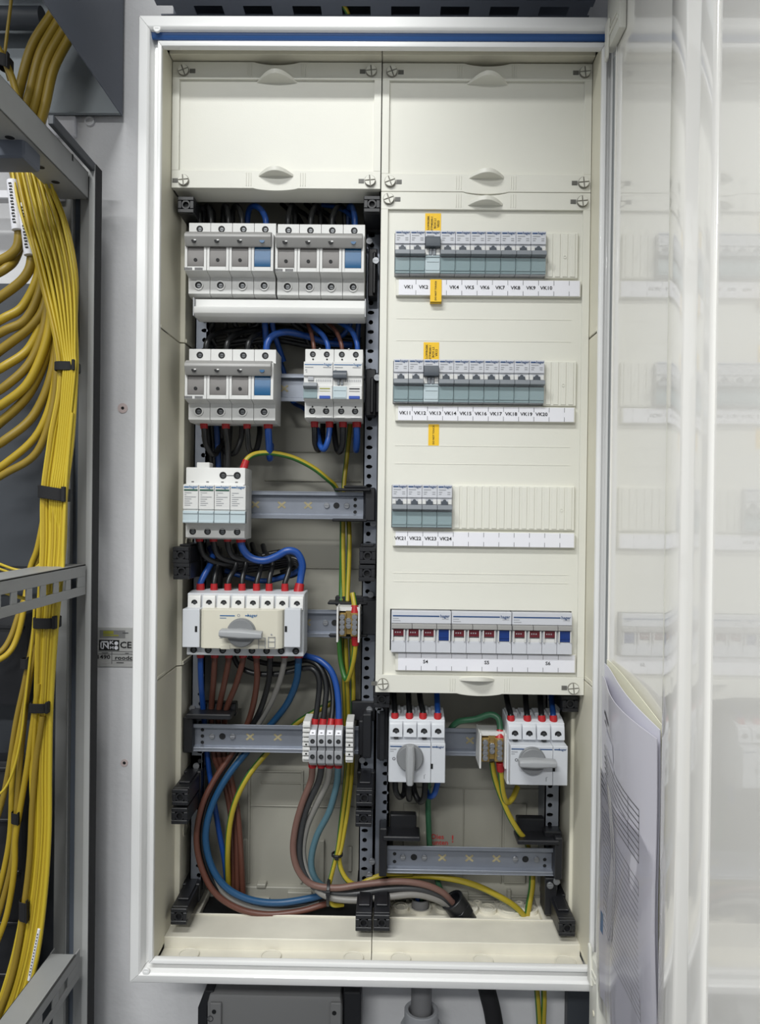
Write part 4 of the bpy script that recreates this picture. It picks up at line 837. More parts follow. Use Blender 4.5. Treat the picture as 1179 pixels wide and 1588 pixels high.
W('earth wire passing behind the terminal blocks and bending along the floor','yg',[(545,990,.110),(548,1060,.118),(547,1120,.124),(546,1190,.124),(540,1250,.12),(530,1310,.114),(526,1328,.11),(529,1348,.108),(540,1366,.106),(556,1372,.108),(575,1363,.11),(600,1356,.114),(640,1355,.118)],.0032,group=g)
W('earth wire hidden behind the others beside the upright','yg',[(530,980,.12),(533,1050,.125),(535,1120,.13),(536,1200,.13),(529,1270,.125),(524,1320,.118)],.0028,group=g)
W('long yellow wire arching over the gland knockouts to the corner','yg',[(575,1372,.128),(610,1361,.124),(650,1358,.122),(695,1362,.12),(735,1372,.12),(770,1388,.122),(800,1407,.126),(822,1432,.13)],.0040,group=g)
W('yellow wire dropping straight behind the empty rail into the floor','yg',[(826,1345,.135),(825,1375,.132),(821,1400,.13),(817,1425,.13)],.0042,group=g)
g='wires at the rotary isolators'
for i,x in enumerate((612.5,635,656,679)):
    W(('%s black wire entering the isolator with the lever down'%['first','second','third'][i]) if i<3 else 'blue wire entering the isolator with the lever down','wire_black' if i<3 else 'wire_blue',[(x,1119,.064),(x,1104,.067),(x-(4 if i==2 else 1),1085,.092),(x-(6 if i==2 else 2),1060,.11)],.0036,fs=True,group=g)
for i,x in enumerate((793,818.5,841,859)):
    W(('%s black wire entering the isolator near the hinge'%['first','second','third'][i]) if i<3 else 'blue wire entering the isolator near the hinge','wire_black' if i<3 else 'wire_navy',[(x,1123,.064),(x-1,1108,.067),(x-(6 if i==0 else 3),1088,.092),(x-(10 if i==0 else 4),1062,.11)],.0036,fs=True,group=g)
W('first black loop under the isolator with the lever down','wire_black',[(613,1210,.085),(614,1226,.085),(620,1236,.09),(627,1229,.098),(629,1205,.11)],.0036,group=g)
W('second black loop under the isolator with the lever down','wire_black',[(634,1210,.08),(634,1228,.082),(635,1239,.09),(635,1225,.10)],.0040,group=g)
W('third black loop under the isolator with the lever down','wire_black',[(640,1205,.11),(643,1228,.10),(651,1243,.092),(658,1236,.086),(660,1210,.085)],.0038,group=g)
W('blue loop under the isolator with the lever down','wire_blue',[(661,1226,.11),(666,1235,.10),(674,1231,.09),(680,1210,.085)],.0036,group=g)
W('dark green wire hanging behind the isolator with the lever down','wire_darkgreen',[(664,1205,.125),(664,1240,.13),(665,1280,.135),(668,1330,.14),(680,1370,.14),(690,1395,.135)],.0038,group=g)
W('green wire arching from the first isolator to the earth block between them','wire_darkgreen',[(690,1150,.13),(699,1131,.11),(712,1119,.098),(738,1115,.092),(760,1108,.088),(773,1114,.084),(776,1130,.08),(775,1146,.074)],.0040,fe=True,group=g)
W('long green and yellow wire from the earth block to the empty rail','yg',[(763,1182,.09),(767,1205,.09),(776,1232,.092),(790,1265,.094),(805,1290,.098),(816,1304,.106),(822,1325,.125)],.0036,group=g)
W('short yellow loop from the earth block to behind the second isolator','yg',[(776,1184,.076),(777,1200,.08),(780,1228,.086),(786,1244,.092),(795,1238,.10),(803,1220,.11)],.0036,fs=True,group=g)
def tie(label,px,py,Y,rx,ry,h=.0035):
    c=P(px,py,Y); m=MB(); n=18
    pts=lambda k:[(c.x+rx*k*math.cos(2*math.pi*i/n),c.y+ry*k*math.sin(2*math.pi*i/n)) for i in range(n)]
    o,i=pts(1),pts(.82); vs=[(x,y,c.z+s) for s in (-h/2,h/2) for x,y in o]+[(x,y,c.z+s) for s in (-h/2,h/2) for x,y in i]; fs=[]
    for k in range(n):
        j=(k+1)%n; fs+=[(k,j,n+j,n+k),(2*n+j,2*n+k,3*n+k,3*n+j),(k,2*n+k,2*n+j,j),(n+k,n+j,3*n+j,3*n+k)]
    m.add(vs,fs); m.box(c.x-.0025,c.x+.0025,c.y-ry-.003,c.y-ry+.0005,c.z-h*.8,c.z+h*.8)
    o=obj('cable_tie',m,'black_plastic',loc=c,bevel=.0004); tag(o,label,'cable tie'); return o
tie('black cable tie pinching the two earth wires below the terminal blocks',523,1325,.111,.0075,.008)
c=P(510,1384,.104); o=obj('cable_tie',MB().ring((c.x-.002,c.y,c.z),'x',.0165,.0150,.004,20).box(c.x-.0025,c.x+.003,c.y-.018,c.y-.014,c.z+.004,c.z+.010),'black_plastic',loc=c,bevel=.0004); tag(o,'black cable tie around the grey wire bundle at the floor','cable tie')
# glands
c=P(709,1406,.118); d=Vector((.50,.12,-.72)).normalized()
t=thing('cable_gland','black cable gland swallowing the grey wire bundle','gland',c)
m=MB().ring(c-d*.012,d,.0150,.0115,.014,22).ring(c+d*.002,d,.0165,.006,.012,6).ring(c-d*.0125,d,.0155,.0118,.003,22); obj('nut',m,'black_plastic',t,bevel=.0006)
m=MB().cyl(c+d*.012,d,.0125,.02,20); obj('body',m,'black_plastic',t)
a=P(652,1393,.136); t=thing('conduit','short grey conduit stub with wires inside, beside the black gland','conduit',a)
m=MB().ring((a.x,a.y,P(652,1418,.136).z-.02),'z',.0112,.0092,a.z-P(652,1418,.136).z+.02,24); obj('pipe',m,'conduit',t)
W('green wire ending inside the grey conduit stub','wire_darkgreen',[(655,1390,.138),(654,1397,.138),(654,1416,.138)],.0032,group='wires in the conduit stub'); W('navy wire ending inside the grey conduit stub','wire_navy',[(648,1391,.134),(648,1398,.134),(648,1416,.134)],.0034,group='wires in the conduit stub')
# ------------------------------------------------------------------ door
DX=.2455; D0,D1=-.012,-.56; dz0,dz1=-.556,.565
door=thing('cabinet_door','glossy white steel cabinet door swung open towards the viewer','door',(DX,D0,dz0))
m=MB().box(DX,DX+.004,D1,D0,dz0,dz1); obj('door_leaf',m,'door_white',door)
m=MB().box(DX-.0012,DX,-.0160,D0,dz0,dz1).box(DX+.004,DX+.014,D0-.003,D0,dz0,dz1); obj('hinge_edge',m,'door_white',door,bevel=.0006)
mat('edge_shade_grey',(128,132,134),.4)
m=MB().box(DX-.0015,DX+.002,D0+.0003,-.0046,dz0+.05,dz1-.06); obj('edge_shade_strip',m,'edge_shade_grey',door,bevel=.0006)  # grey strip painted in for the shade of the hinge gap
m=MB().prism([(DX+.001,-.203),(DX-.0095,-.2085),(DX-.0105,-.2115),(DX-.0105,-.243),(DX-.0095,-.2465),(DX-.004,-.2545),(DX-.0035,-.2575),(DX-.0035,-.279),(DX-.002,-.2825),(DX+.001,-.284)],'z',dz0+.004,dz1-.004); obj('stiffener_rib',m,'door_white',door,bevel=.0014,seg=3,smooth=50)
def hinge(za,zb,lab,top):
    m=MB().box(DX-(.0085 if top else .0135),DX-.0004,-.050 if top else -.034,-.0035,za,zb); h=obj('hinge',m,'cream',door,bevel=.0022,seg=2,label=lab)
    zc=(za+zb)/2+(.0 if top else -.012)
    m=MB().cyl((DX-(.0085 if top else .0135),-.036 if top else -.024,zc),'x',.0032,-.0012,16); obj('hinge_pin',m,'beige',h,bevel=.0004)
    ze=za if top else zb; sg=1 if top else -1
    hx=0 if top else .005
    m=MB().box(DX-.0100-hx,DX-.008-hx,-.047 if top else -.031,-.012,ze+sg*.012,ze+sg*.0155).box(DX-.0100-hx,DX-.008-hx,-.044 if top else -.030,-.018,ze+sg*.020,ze+sg*.0215); obj('hinge_clip',m,'cream',h,bevel=.0006)
    m=MB().prism([(-.006,ze-sg*.012),(-.013,ze-sg*.010),(-.020,ze+sg*.03),(-.006,ze+sg*.03)],'x',DX-.0115-hx,DX-.0082-hx); obj('hinge_latch',m,'cream',h,bevel=.001)
hinge(.512,.600,'cream plastic hinge at the top',True); hinge(-.590,-.500,'cream plastic hinge at the bottom',False)
for px,py in ((1042.5,611.5),(1035.5,974)):
    yc=DX*FPX/(px-605)-CDIST; zc=(787-py+.012*(px-605))/FPX*(yc+CDIST); obj('paint_chip',MB().cyl((DX-.0012,yc,zc),'x',.0016,.0014,7),'rack_dark',door)
# documents in the door pocket
def sheet(u,v,k):      # u 0..1 from the hinge outwards, v 0..1 downwards
    y=-.0185-.020*v-(.176+.003*k-.018*v)*u; z=-.166-.024*u*u-(.35+.006*k)*v
    x=DX-.003-.0025*k-(.003+.0075*k)*math.sin(math.pi*min(1,.95*u**1.3))*(1-.8*v)-.0025*math.sin(9*v+4*u)*v
    return Vector((x,y,z))
docs=[]
for k,(mt,lab) in enumerate((('paper_cream','cream booklet at the back of the papers in the door pocket'),('paper_light','white printed sheet between booklet and front sheet in the door pocket'),('paper_lav','grey-lilac front sheet with printed tables in the door pocket'))):
    m=MB(); nu,nv=14,22; v0=(0,.012,.05)[k]
    vs=[sheet(i/nu,v0*(1-.5*i/nu)+(1-v0)*j/nv,k) for j in range(nv+1) for i in range(nu+1)]
    fs=[(j*(nu+1)+i,j*(nu+1)+i+1,(j+1)*(nu+1)+i+1,(j+1)*(nu+1)+i) for j in range(nv) for i in range(nu)]
    n=len(vs); vs2=[v+Vector((.0006,0,0)) for v in vs]; m.add(vs+vs2,fs+[tuple(n+q for q in f[::-1]) for f in fs]+[(i,i+1,n+i+1,n+i) for i in range(nu)])
    t=obj('document',m,mt,loc=sheet(.5,.5,k),smooth=60); tag(t,lab,'paper','papers in the door pocket'); docs.append(t)
def mark(m,u0,u1,v,h,k=2):
    N=8; vs=[]
    for i in range(N+1):
        u=u0+(u1-u0)*i/N
        for vv in (v,v+h): vs.append(sheet(u,vv,k)-Vector((.0005,0,0)))
    m.add(vs,[(2*i,2*i+2,2*i+3,2*i+1) for i in range(N)])
m=MB()
for j in range(9): mark(m,.10,.86,.24+.0165*j,.0026)
for j in range(22): mark(m,.10,.86,.42+.0165*j,.0020)
for u in (.10,.74,.857):
    mark(m,u,u+.003,.24,.135); mark(m,u,u+.003,.42,.35)
obj('table_lines',m,'print_dark',docs[2])
m=MB(); mark(m,.12,.36,.135,.010); mark(m,.14,.26,.16,.006)
for j in range(6): mark(m,.12,.2+.02*(j%3),.27+.0165*j,.005)
obj('heading_print',m,'print_dark',docs[2])
m=MB()
mark(m,.22,.5,.17,.05); mark(m,.22,.5,.235,.012)
obj('pictogram',m,'paper_light',docs[2])
m=MB(); mark(m,.03,.09,.74,.06); obj('blue_mark',m,'logo_blue',docs[1])
# clear pocket film
fm=bpy.data.materials.new('film'); fm.use_nodes=True; b=fm.node_tree.nodes['Principled BSDF']; b.inputs['Transmission Weight'].default_value=1; b.inputs['Roughness'].default_value=.08; b.inputs['IOR'].default_value=1.15; b.inputs['Base Color'].default_value=(.93,.93,.95,1); MATS['film']=fm
m=MB(); nu,nv=16,26
vs=[]
for j in range(nv+1):
    for i in range(nu+1):
        u,v=i/nu,j/nv; s=sheet(u,.30+.74*v,2); vs.append((s.x-.003-.003*math.sin(7*v+5*u)*math.sin(math.pi*u)-.002*math.sin(13*u+3*v),s.y-.004*u+.001*(1-u),s.z))
m.add(vs,[(j*(nu+1)+i,j*(nu+1)+i+1,(j+1)*(nu+1)+i+1,(j+1)*(nu+1)+i) for j in range(nv) for i in range(nu)])
pk=obj('document_pocket',m,'film',door,smooth=60,label='clear plastic pocket film')
# ------------------------------------------------------------------ equipment rack at the side
RX=-.3865; mat('rack_light',(172,173,172),.45)
rack=thing('equipment_rack','grey open steel equipment rack beside the wall, draped with yellow cables','rack',(RX,.13,-1.4))
xp=lambda px,Y=.10:P(px,1100,Y).x
m=MB().box(xp(117),xp(131.5),.100,.119,-1.4,.43).box(xp(104),xp(105.5),.100,.119,-1.4,.43); obj('post',m,'rack_grey',rack,bevel=.0010)
m=MB().box(xp(131.5),xp(141),.097,.1185,-1.4,.43); obj('post_edge',m,'rack_light',rack,bevel=.0018,seg=2)
m=MB().box(xp(141),xp(141)+.0008,.0985,.1185,-1.4,.43); obj('dark_side_face',m,'black_soft',rack)  # black sheet laid over the dark side face of the post
m=MB().box(xp(105.5),xp(117),.110,.119,-1.4,.42); obj('post_groove',m,'rack_blue',rack)
m=MB().box(xp(86,.12),xp(104,.12),.1192,.150,-1.4,.40); obj('inner_post',m,'rack_grey',rack,bevel=.001)
m=MB().box(-.75,xp(88,.13),.150,.155,-1.4,P(50,440,.15).z); obj('side_panel',m,'rack_dark',rack)  # dark sheet standing in for the shadow on the wall behind the cables
m=MB().box(-.60,-.425,.11,.128,P(85,309,.12).z-.003,P(85,300,.12).z); obj('shelf_edge',m,'paper_white',rack,bevel=.001)
m=MB().box(-.386,-.379,-.02,.112,.421,.432); obj('top_rail',m,'rack_dark',rack,bevel=.001)
# cross arms
zt0,zt1=P(138,309,.096).z,P(138,267,.096).z
m=MB().box(RX-.0015,RX,-.62,.0965,zt0,zt1).box(RX-.0365,RX,-.62,.0965,zt0,zt0+.0015).box(RX-.0365,RX,-.62,.0965,zt1-.0015,zt1).box(RX-.0365,RX,.095,.0965,zt0,zt1)
arm=obj('top_arm',m,'rack_grey',rack,bevel=.0005)
for k,(px,py) in enumerate(((46,238),(62,253),(76,268),(93,283))):
    y=.105-.04*k+.0; yy=[-.065,-.030,.005,.045][k]; m=MB().ring((RX-.019,yy,zt0+.0001),'z',.0056,.005,-.0006,18).cyl((RX-.019,yy,zt0+.0002),'z',.005,-.0004,18,1); obj('arm_hole',m,['rack_grey','dark_void'],arm)
m=MB().box(RX-.0002,RX+.0003,.046,.0495,P(118,260,.075).z-.004,P(118,260,.075).z+.004); obj('arm_slot',m,'dark_void',arm)
def slotted(name,z0,z1,yend,n,y0,pitch):
    m=MB(); sl,sh=pitch*.62,.0125; zc=(z0+z1)/2-.002; a,b=RX+.001,RX+.003
    m.box(a,b,-.55,yend,z0,zc-sh/2).box(a,b,-.55,yend,zc+sh/2,z1); cur=yend
    for k in range(n):
        ya=y0-k*pitch; yb=ya-sl; m.box(a,b,ya,cur,zc-sh/2,zc+sh/2); cur=yb
    m.box(a,b,-.55,cur,zc-sh/2,zc+sh/2)
    m.box(RX-.040,b,-.55,yend,z1-.002,z1) if name=='middle_arm' else m.box(RX-.030,b,-.55,yend-.012,z1-.002,z1).box(RX-.030,RX-.0285,-.55,yend,z0,z1)
    return obj(name,m,'rack_grey',rack,bevel=.0004)
slotted('middle_arm',P(132,922,.09).z,P(132,875,.09).z,.092,9,.068,.0330)
slotted('bottom_arm',P(127,1516,.085).z,P(127,1471,.085).z,.085,8,.050,.042)
m=MB().pbox(-60,160,38,244,-.06,-.02); t=obj('steel_box',m,'galv_dark',loc=P(0,200,-.04),bevel=.006,seg=3); tag(t,'blue-grey steel box fixed under the top rack arm at the picture edge','box')
# chute above the rack
t=thing('cable_chute','galvanised cable chute with dark side plate above the rack, yellow trunks inside','cable chute',(-.355,.16,.53))
a=P(190,180,.16); m=MB().box(a.x-.0015,a.x,-.34,.16,a.z,.80); obj('side_plate',m,'galv_dark',t)  # galvanised plate in a darker tone, shade of this side put into the colour
m=MB().box(-.62,a.x,-.34,.16,.80,.802); obj('blocking_lid',m,'galv_dark',t)  # unseen top added to block light and shade the wall below
m=MB().box(-.62,a.x-.0016,.1585,.16,a.z,.80).box(-.62,a.x-.0016,.152,.16,a.z,a.z+.0015); obj('end_plate',m,'galv',t)
m=MB().cyl(P(0,28,.13),'x',.014,-.10,20).cyl(P(0,28,.13),'x',.014,P(66,28,.13).x-P(0,28,.13).x,20); q=obj('dark_pipe',m,'rack_dark',loc=P(20,28,.13)); tag(q,'dark grey pipe running level inside the cable chute','pipe')
for px,py in ((140,189),):
    c=P(px,py,WY); m=MB().ring((c.x,WY,c.z),'y',.0065,.0050,-.004,18).cyl((c.x,WY,c.z),'y',.005,-.0015,16); q=obj('wall_socket_plug',m,'wall_paint',loc=(c.x,WY,c.z)); tag(q,'grey round wall grommet just below the cable chute','grommet')
q=pr(74,181,118,212,.164); m=MB().box(q[0],q[1],.160,WY,q[2],q[3]); o=obj('wall_box',m,'paper_white',loc=(q[0],.166,q[2]),bevel=.001); tag(o,'small white box on the wall behind the top rack arm','wall box')
# yellow cables
def cable(label,pts,r,m='fibre',group=None,name='fibre_cable',flag=None):
    path=smoothpath([P(*p) for p in pts],7); c=path[len(path)//2]; o=obj(name,MB().tube(path,r,9),m,loc=c,smooth=60); tag(o,label,'cable',group)
    if flag:
        p0,p1=P(*flag[0]),P(*flag[1]); d=(p1-p0); b=MB().cyl(p0,d,r*1.10,d.length,14); fo=obj('marker_sleeve',b,'paper_white',o,label='white printed marker sleeve',bevel=.0003)
        n=14; mm=MB(); q=Vector((0,-1,0)); side=d.normalized().cross(q).normalized()
        for k in range(n):
            s=p0+d*(.08+.84*k/n); e=d*(.84/n*.6); off=q*(r*1.13)
            w=side*(r*.35)
            mm.add([s+off-w*(.6+.4*(k%2)),s+off+w,s+e+off+w*(.4+.6*((k+1)%2)),s+e+off-w],[(0,1,2,3)])
        obj('sleeve_print',mm,'print_black',fo)
    return o
g='thick yellow trunk cables in the chute'
tops=[(82,20),(92,30),(101,42),(109,56)]; mids=[(33,127),(47,142),(58,152),(70,164)]
ends=[[(18,200),(18,245),(28,300),(30,360),(22,390),(-15,412)],[(30,210),(34,245),(46,320),(50,390),(38,430),(-12,470)],[(42,215),(46,260),(60,350),(72,420),(62,490),(-12,553)],[(56,220),(58,270),(72,360),(82,430),(80,520),(45,610),(-14,668)]]
nm=['first','second','third','fourth']
for i in range(4):
    ym=.085+.008*i; mid=((tops[i][0]*.42+mids[i][0]*.58)-3,(tops[i][1]*.5+mids[i][1]*.5)-4)
    pts=[(tops[i][0]+18,tops[i][1]-34,.10),(tops[i][0],tops[i][1],.098),(mid[0],mid[1],.092),(mids[i][0],mids[i][1],.09)]+[(a,b,.075+.003*i) for a,b in ends[i]]
    cable('%s thick yellow trunk cable from the wall side, bending down out of the chute'%['outermost','second','third','fourth'][i] if i else 'outermost thick yellow trunk cable bending down out of the chute',pts,.0060,'fibre_deep',g,flag=(((19,280,.070),(27,357,.070)) if i==0 else ((37,317,.072),(46,396,.072)) if i==1 else None))
g='thick yellow loops beside the rack'
LP=[(425,[(30,300),(34,360),(24,400)]),(500,[(62,380),(58,430),(35,475)]),(520,[(66,400),(62,450),(40,495)]),(575,[(70,420),(66,490),(45,540)]),(607,[(74,430),(70,500),(48,560)]),(632,[(80,440),(74,520),(46,590)]),(690,[(88,440),(84,560),(55,640)]),(727,[(90,470),(86,590),(60,670)]),(742,[(88,520),(84,620),(58,700)])]
for i,(ye,p) in enumerate(LP):
    pts=[(p[0][0]-8,p[0][1]-120,.10)]+[(a,b,.085-.004*(i%3)) for a,b in p]+[(8,ye-8,.075),(-18,ye+6,.075)]
    cable('yellow loop number %s down from the marked cables, sagging off to the side'%['one','two','three','four','five','six','seven','eight','nine'][i],pts,.0056 if i<7 else .0048,'fibre' if i%2 else 'fibre_deep',g)
g='thin yellow cables in the strapped bundle'
NB=22
random.seed(3)
for i in range(NB):
    row=i%2; u=(i//2+.45*row)/(NB/2-.5); Y=.052+.0040*row+.0018*math.sin(i*2.4); e=.02*row
    top=[(12+56*u,222,Y+.02),(30+58*u+3*math.sin(i),320,Y+.012),(58+52*u+2*math.cos(i*2),420,Y+.004)]
    if i>15: top=[(40+2*(i-15),232,Y+.02),(74+4*(i-15),330,Y+.012),(98+3.4*(i-15),420,Y),(109+1.6*(i-15),500,Y)]
    low=[(91+29*u,570,Y),(76+38*u,680,Y),(65+39*u,765,Y),(64+37*u,850,Y),(58+32*u,962,Y),(54+27*u,1092,Y),(48+31*u,1190,Y),(48+30*u,1290,Y),(38+34*u,1385,Y),(20+40*u,1480,Y),(-4+44*u,1560,Y),(-22+40*u,1610,Y)]
    sl=((61,1440,Y-.002),(45,1520,Y-.002)) if i==18 else None
    ln='thin yellow cable running the full height inside the black strapped bundle' if i!=18 else 'thin yellow cable with a white marker sleeve low in the strapped bundle'
    cable(ln,top+low,.0018+.0004*((i*7)%3),['fibre_bright','fibre','fibre','fibre_deep'][i%4],g if i!=18 else None,flag=sl)
for i in range(6):
    u=i/5; Y=.044
    cable('fine yellow cable fanning down in front of the strapped bundle',[(28+36*u,240,Y+.01),(52+44*u,340,Y+.004),(80+34*u,440,Y),(98+18*u,545,Y),(99+17*u,575,Y),(88+16*u,700,Y+.004),(78+18*u,770,Y+.004),(80+14*u,830,Y+.01)],.0015,'fibre_bright','fine yellow cables fanning from the top arm')
cable('single bright yellow cable hanging in front of the middle rack arm',[(112,640,.046),(103,740,.046),(100,800,.044),(98,850,.042),(97,885,.040),(86,914,.030),(60,930,.004),(30,926,-.02),(-12,912,-.06)],.0020,'fibre_bright')
cable('yellow cable looping behind the middle rack arm top edge, upper one',[(98,760,.06),(92,815,.06),(74,855,.06),(56,880,.06),(28,884,.058),(-10,871,.05)],.0017,'fibre_bright')
cable('yellow cable looping behind the middle rack arm top edge, lower one',[(94,780,.062),(86,830,.062),(70,866,.062),(52,888,.062),(26,890,.06),(-10,879,.052)],.0017,'fibre_bright')
cable('thick yellow cable curving down to the black strap on the cable manager',[(70,790,.075),(58,850,.08),(46,885,.08),(36,950,.07),(26,990,.066),(12,1014,.06),(-14,1030,.055)],.0036,'fibre')
cable('second thick yellow cable curving to the cable manager',[(76,800,.08),(62,855,.085),(52,890,.085),(30,950,.075),(18,985,.07),(4,1008,.065),(-18,1022,.06)],.0036,'fibre_deep')
g='yellow cables by the cable manager'
LWR=[[(56,960),(50,1000),(38,1060),(25,1120),(14,1190),(4,1240),(-14,1300)],[(60,965),(52,1020),(42,1075),(30,1140),(20,1200),(16,1290),(6,1350),(-12,1420)],[(58,1000),(44,1060),(36,1130),(30,1200),(24,1280),(18,1340),(2,1405),(-14,1450)],[(60,1060),(50,1130),(42,1190),(32,1250),(24,1300),(22,1350),(10,1420),(-12,1480)],[(66,1110),(56,1180),(50,1250),(46,1330),(38,1400),(28,1470),(14,1530),(-10,1590)]]
lw=['nearest the picture edge','second out','third out','fourth out','fifth out, beside the strapped bundle']
for i,p in enumerate(LWR): cable('yellow cable over the black cable manager, '+lw[i],[(a,b,.060-.003*i) for a,b in p],.0036,'fibre' if i%2 else 'fibre_deep',g)
cable('fine yellow cable dropping past the black cable manager with a tight bend',[(54,930,.05),(50,990,.05),(40,1080,.048),(33,1140,.047),(22,1190,.044),(8,1222,.04),(-10,1238,.036)],.0015,'fibre_bright')
cable('tan cable hanging straight at the top corner',[(18,-10,.05),(16,12,.05),(10,60,.05),(7,95,.05),(14,125,.055)],.0020,'fibre_deep')
cable('yellow cable end entering the black clip at the top corner',[(-12,60,.04),(0,80,.04),(10,100,.04),(20,125,.045),(30,165,.05)],.0042,'fibre_deep')
def strap(label,px0,py0,px1,py1,Y,dy=.014,tilt=0):
    a,b=P(px0,py0,Y),P(px1,py1,Y); c=(a+b)/2; rx=abs(b.x-a.x)/2; h=abs(a.z-b.z); n=22; m=MB()
    el=lambda k:[(c.x+rx*k*math.copysign(abs(math.cos(t))**.6,math.cos(t)),c.y+dy*k*math.copysign(abs(math.sin(t))**.6,math.sin(t))) for t in [2*math.pi*i/n for i in range(n)]]
    o,i=el(1),el(.88); zf=lambda x,s:c.z+s+(x-c.x)*tilt
    vs=[(x,y,zf(x,s)) for s in (-h/2,h/2) for x,y in o]+[(x,y,zf(x,s)) for s in (-h/2,h/2) for x,y in i]; fs=[]
    for k in range(n):
        j=(k+1)%n; fs+=[(k,j,n+j,n+k),(2*n+j,2*n+k,3*n+k,3*n+j),(k,2*n+k,2*n+j,j),(n+k,n+j,3*n+j,3*n+k)]
    m.add(vs,fs); m.box(c.x+rx*.8,c.x+rx*1.06,c.y-dy-.001,c.y-dy*.5,zf(c.x+rx,-h/2),zf(c.x+rx,h*.7))
    q=obj('hook_strap',m,'black_soft',loc=c,bevel=.0006); tag(q,label,'strap','black straps around yellow cables')
strap('topmost black strap around the thin yellow bundle',88,563,122,577,.055)
strap('black strap around the yellow bundle just above the middle rack arm',62,755,107,775,.055,tilt=-.15)
strap('black strap around the yellow bundle just below the middle rack arm',55,956,92,973,.055)
strap('lowest black strap around the thin yellow bundle',50,1087,81,1102,.055)
strap('small black strap beside the strapped bundle at the cable manager',34,1020,48,1036,.058,.008)
strap('small black strap on the lower cables, halfway down the cable manager',20,1258,33,1275,.053,.008,-.2)
strap('small black strap on the lowest cables near the bottom arm',32,1395,46,1425,.05,.008,-.3)
strap('black clip around the cable ends at the top corner',-4,88,18,108,.043,.010,-.3)
t=thing('cable_manager','tall black cable manager behind the lowest yellow cables','cable manager',P(0,1200,.11))
for b in ((-60,880,38,896,.09,.12),(-60,950,42,1095,.088,.12),(-60,1180,33,1640,.085,.12)):
    m=MB().pbox(*b); obj('body',m,'black_plastic',t,bevel=.004,seg=2)
for k in range(5):
    m=MB().pbox(-60,1190+80*k,30,1196+80*k,.081,.087); obj('finger',m,'black_plastic',t,bevel=.001)
m=MB().pbox(-60,970,36,974,.084,.09); obj('finger',m,'black_plastic',t)
# ------------------------------------------------------------------ wall fixtures
x0,x1,z0,z1=pr(151,973,204,1034,WY-.001); x1+=.02
t=thing('rating_plate','small silver rating plate with black certification marks on the wall','plate',(x0,WY,z0)); zz=lambda y:P(175,y,WY).z; xx=lambda px:P(px,1000,WY-.002).x
m=MB().box(x0,x1,WY-.0016,WY,z0,z1); obj('plate',m,'plate_alu',t,bevel=.0004)
m=MB().box(xx(154.5),xx(194),WY-.0020,WY-.0014,zz(989),zz(977)); o=obj('band',m,'plate_band',t); 
m=MB().box(xx(160),xx(176),WY-.0023,WY-.0019,zz(983),zz(978)).box(xx(160),xx(184),WY-.0023,WY-.0019,zz(986),zz(984)); obj('band_print',m,'olive_print',t)
m=MB().box(xx(153.5),xx(184.8),WY-.0020,WY-.0014,zz(1008.5),zz(992)); obj('mark_field',m,'print_black',t)
m=MB(); Yp=WY-.0023
m.text('N',xx(163.5),zz(1001.5),Yp,.0075); m.box(xx(156),xx(169),Yp,Yp+.0002,zz(996),zz(994)).box(xx(156),xx(157.5),Yp,Yp+.0002,zz(1006),zz(994)).box(xx(167.5),xx(169),Yp,Yp+.0002,zz(1006),zz(994)).box(xx(156),xx(161),Yp,Yp+.0002,zz(1006),zz(1004.5))
m.text('K',xx(173.3),zz(996.7),Yp,.0048,sx=1.4); m.text('M',xx(173.3),zz(1004.5),Yp,.0040,sx=1.3); m.cyl((xx(180.5),Yp,zz(997)),'y',.0026,-.0002,18).cyl((xx(180.5),Yp,zz(1004)),'y',.0026,-.0002,18); obj('certification_mark',m,'paper_white',t)
m=MB(); m.text('CE',xx(195),zz(1000.5),Yp,.0088,sx=1.1).text('1490',xx(160.5),zz(1019),Yp,.0055,sx=1.25).text('roodc',xx(192),zz(1020),Yp,.0055,sx=1.3); obj('lettering',m,'print_black',t)
m=MB()
for y in (1009.5,1013.5,1023.5): m.box(xx(152.5 if y!=1023.5 else 174),x1-.001,Yp,Yp+.0005,zz(y+.3),zz(y))
m.box(xx(173.5),xx(174),Yp,Yp+.0005,zz(1029),zz(1010)).box(xx(158),xx(168),Yp,Yp+.0003,zz(1012.3),zz(1011.5)).box(xx(194),xx(200),Yp,Yp+.0003,zz(1012.6),zz(1011.8)).box(xx(181),xx(192),Yp,Yp+.0003,zz(1027.5),zz(1026.4)).box(xx(190),xx(199),Yp,Yp+.0003,zz(981.5),zz(980.3)); obj('fine_print',m,'print_dark',t)
for (px,py,lab) in ((190.5,633,'pale wall plug with a dark hole on the grey wall at mid height'),(193,1183,'small wall plug low on the grey wall under the rating plate')):
    c=P(px,py,WY); m=MB().ring((c.x,WY+.0005,c.z),'y',.0068 if py<700 else .005,.0022,-.0014,20).cyl((c.x,WY,c.z),'y',.0022,-.0004,12,1); q=obj('wall_plug',m,['plug','dark_void'],loc=(c.x,WY,c.z)); tag(q,lab,'wall plug')
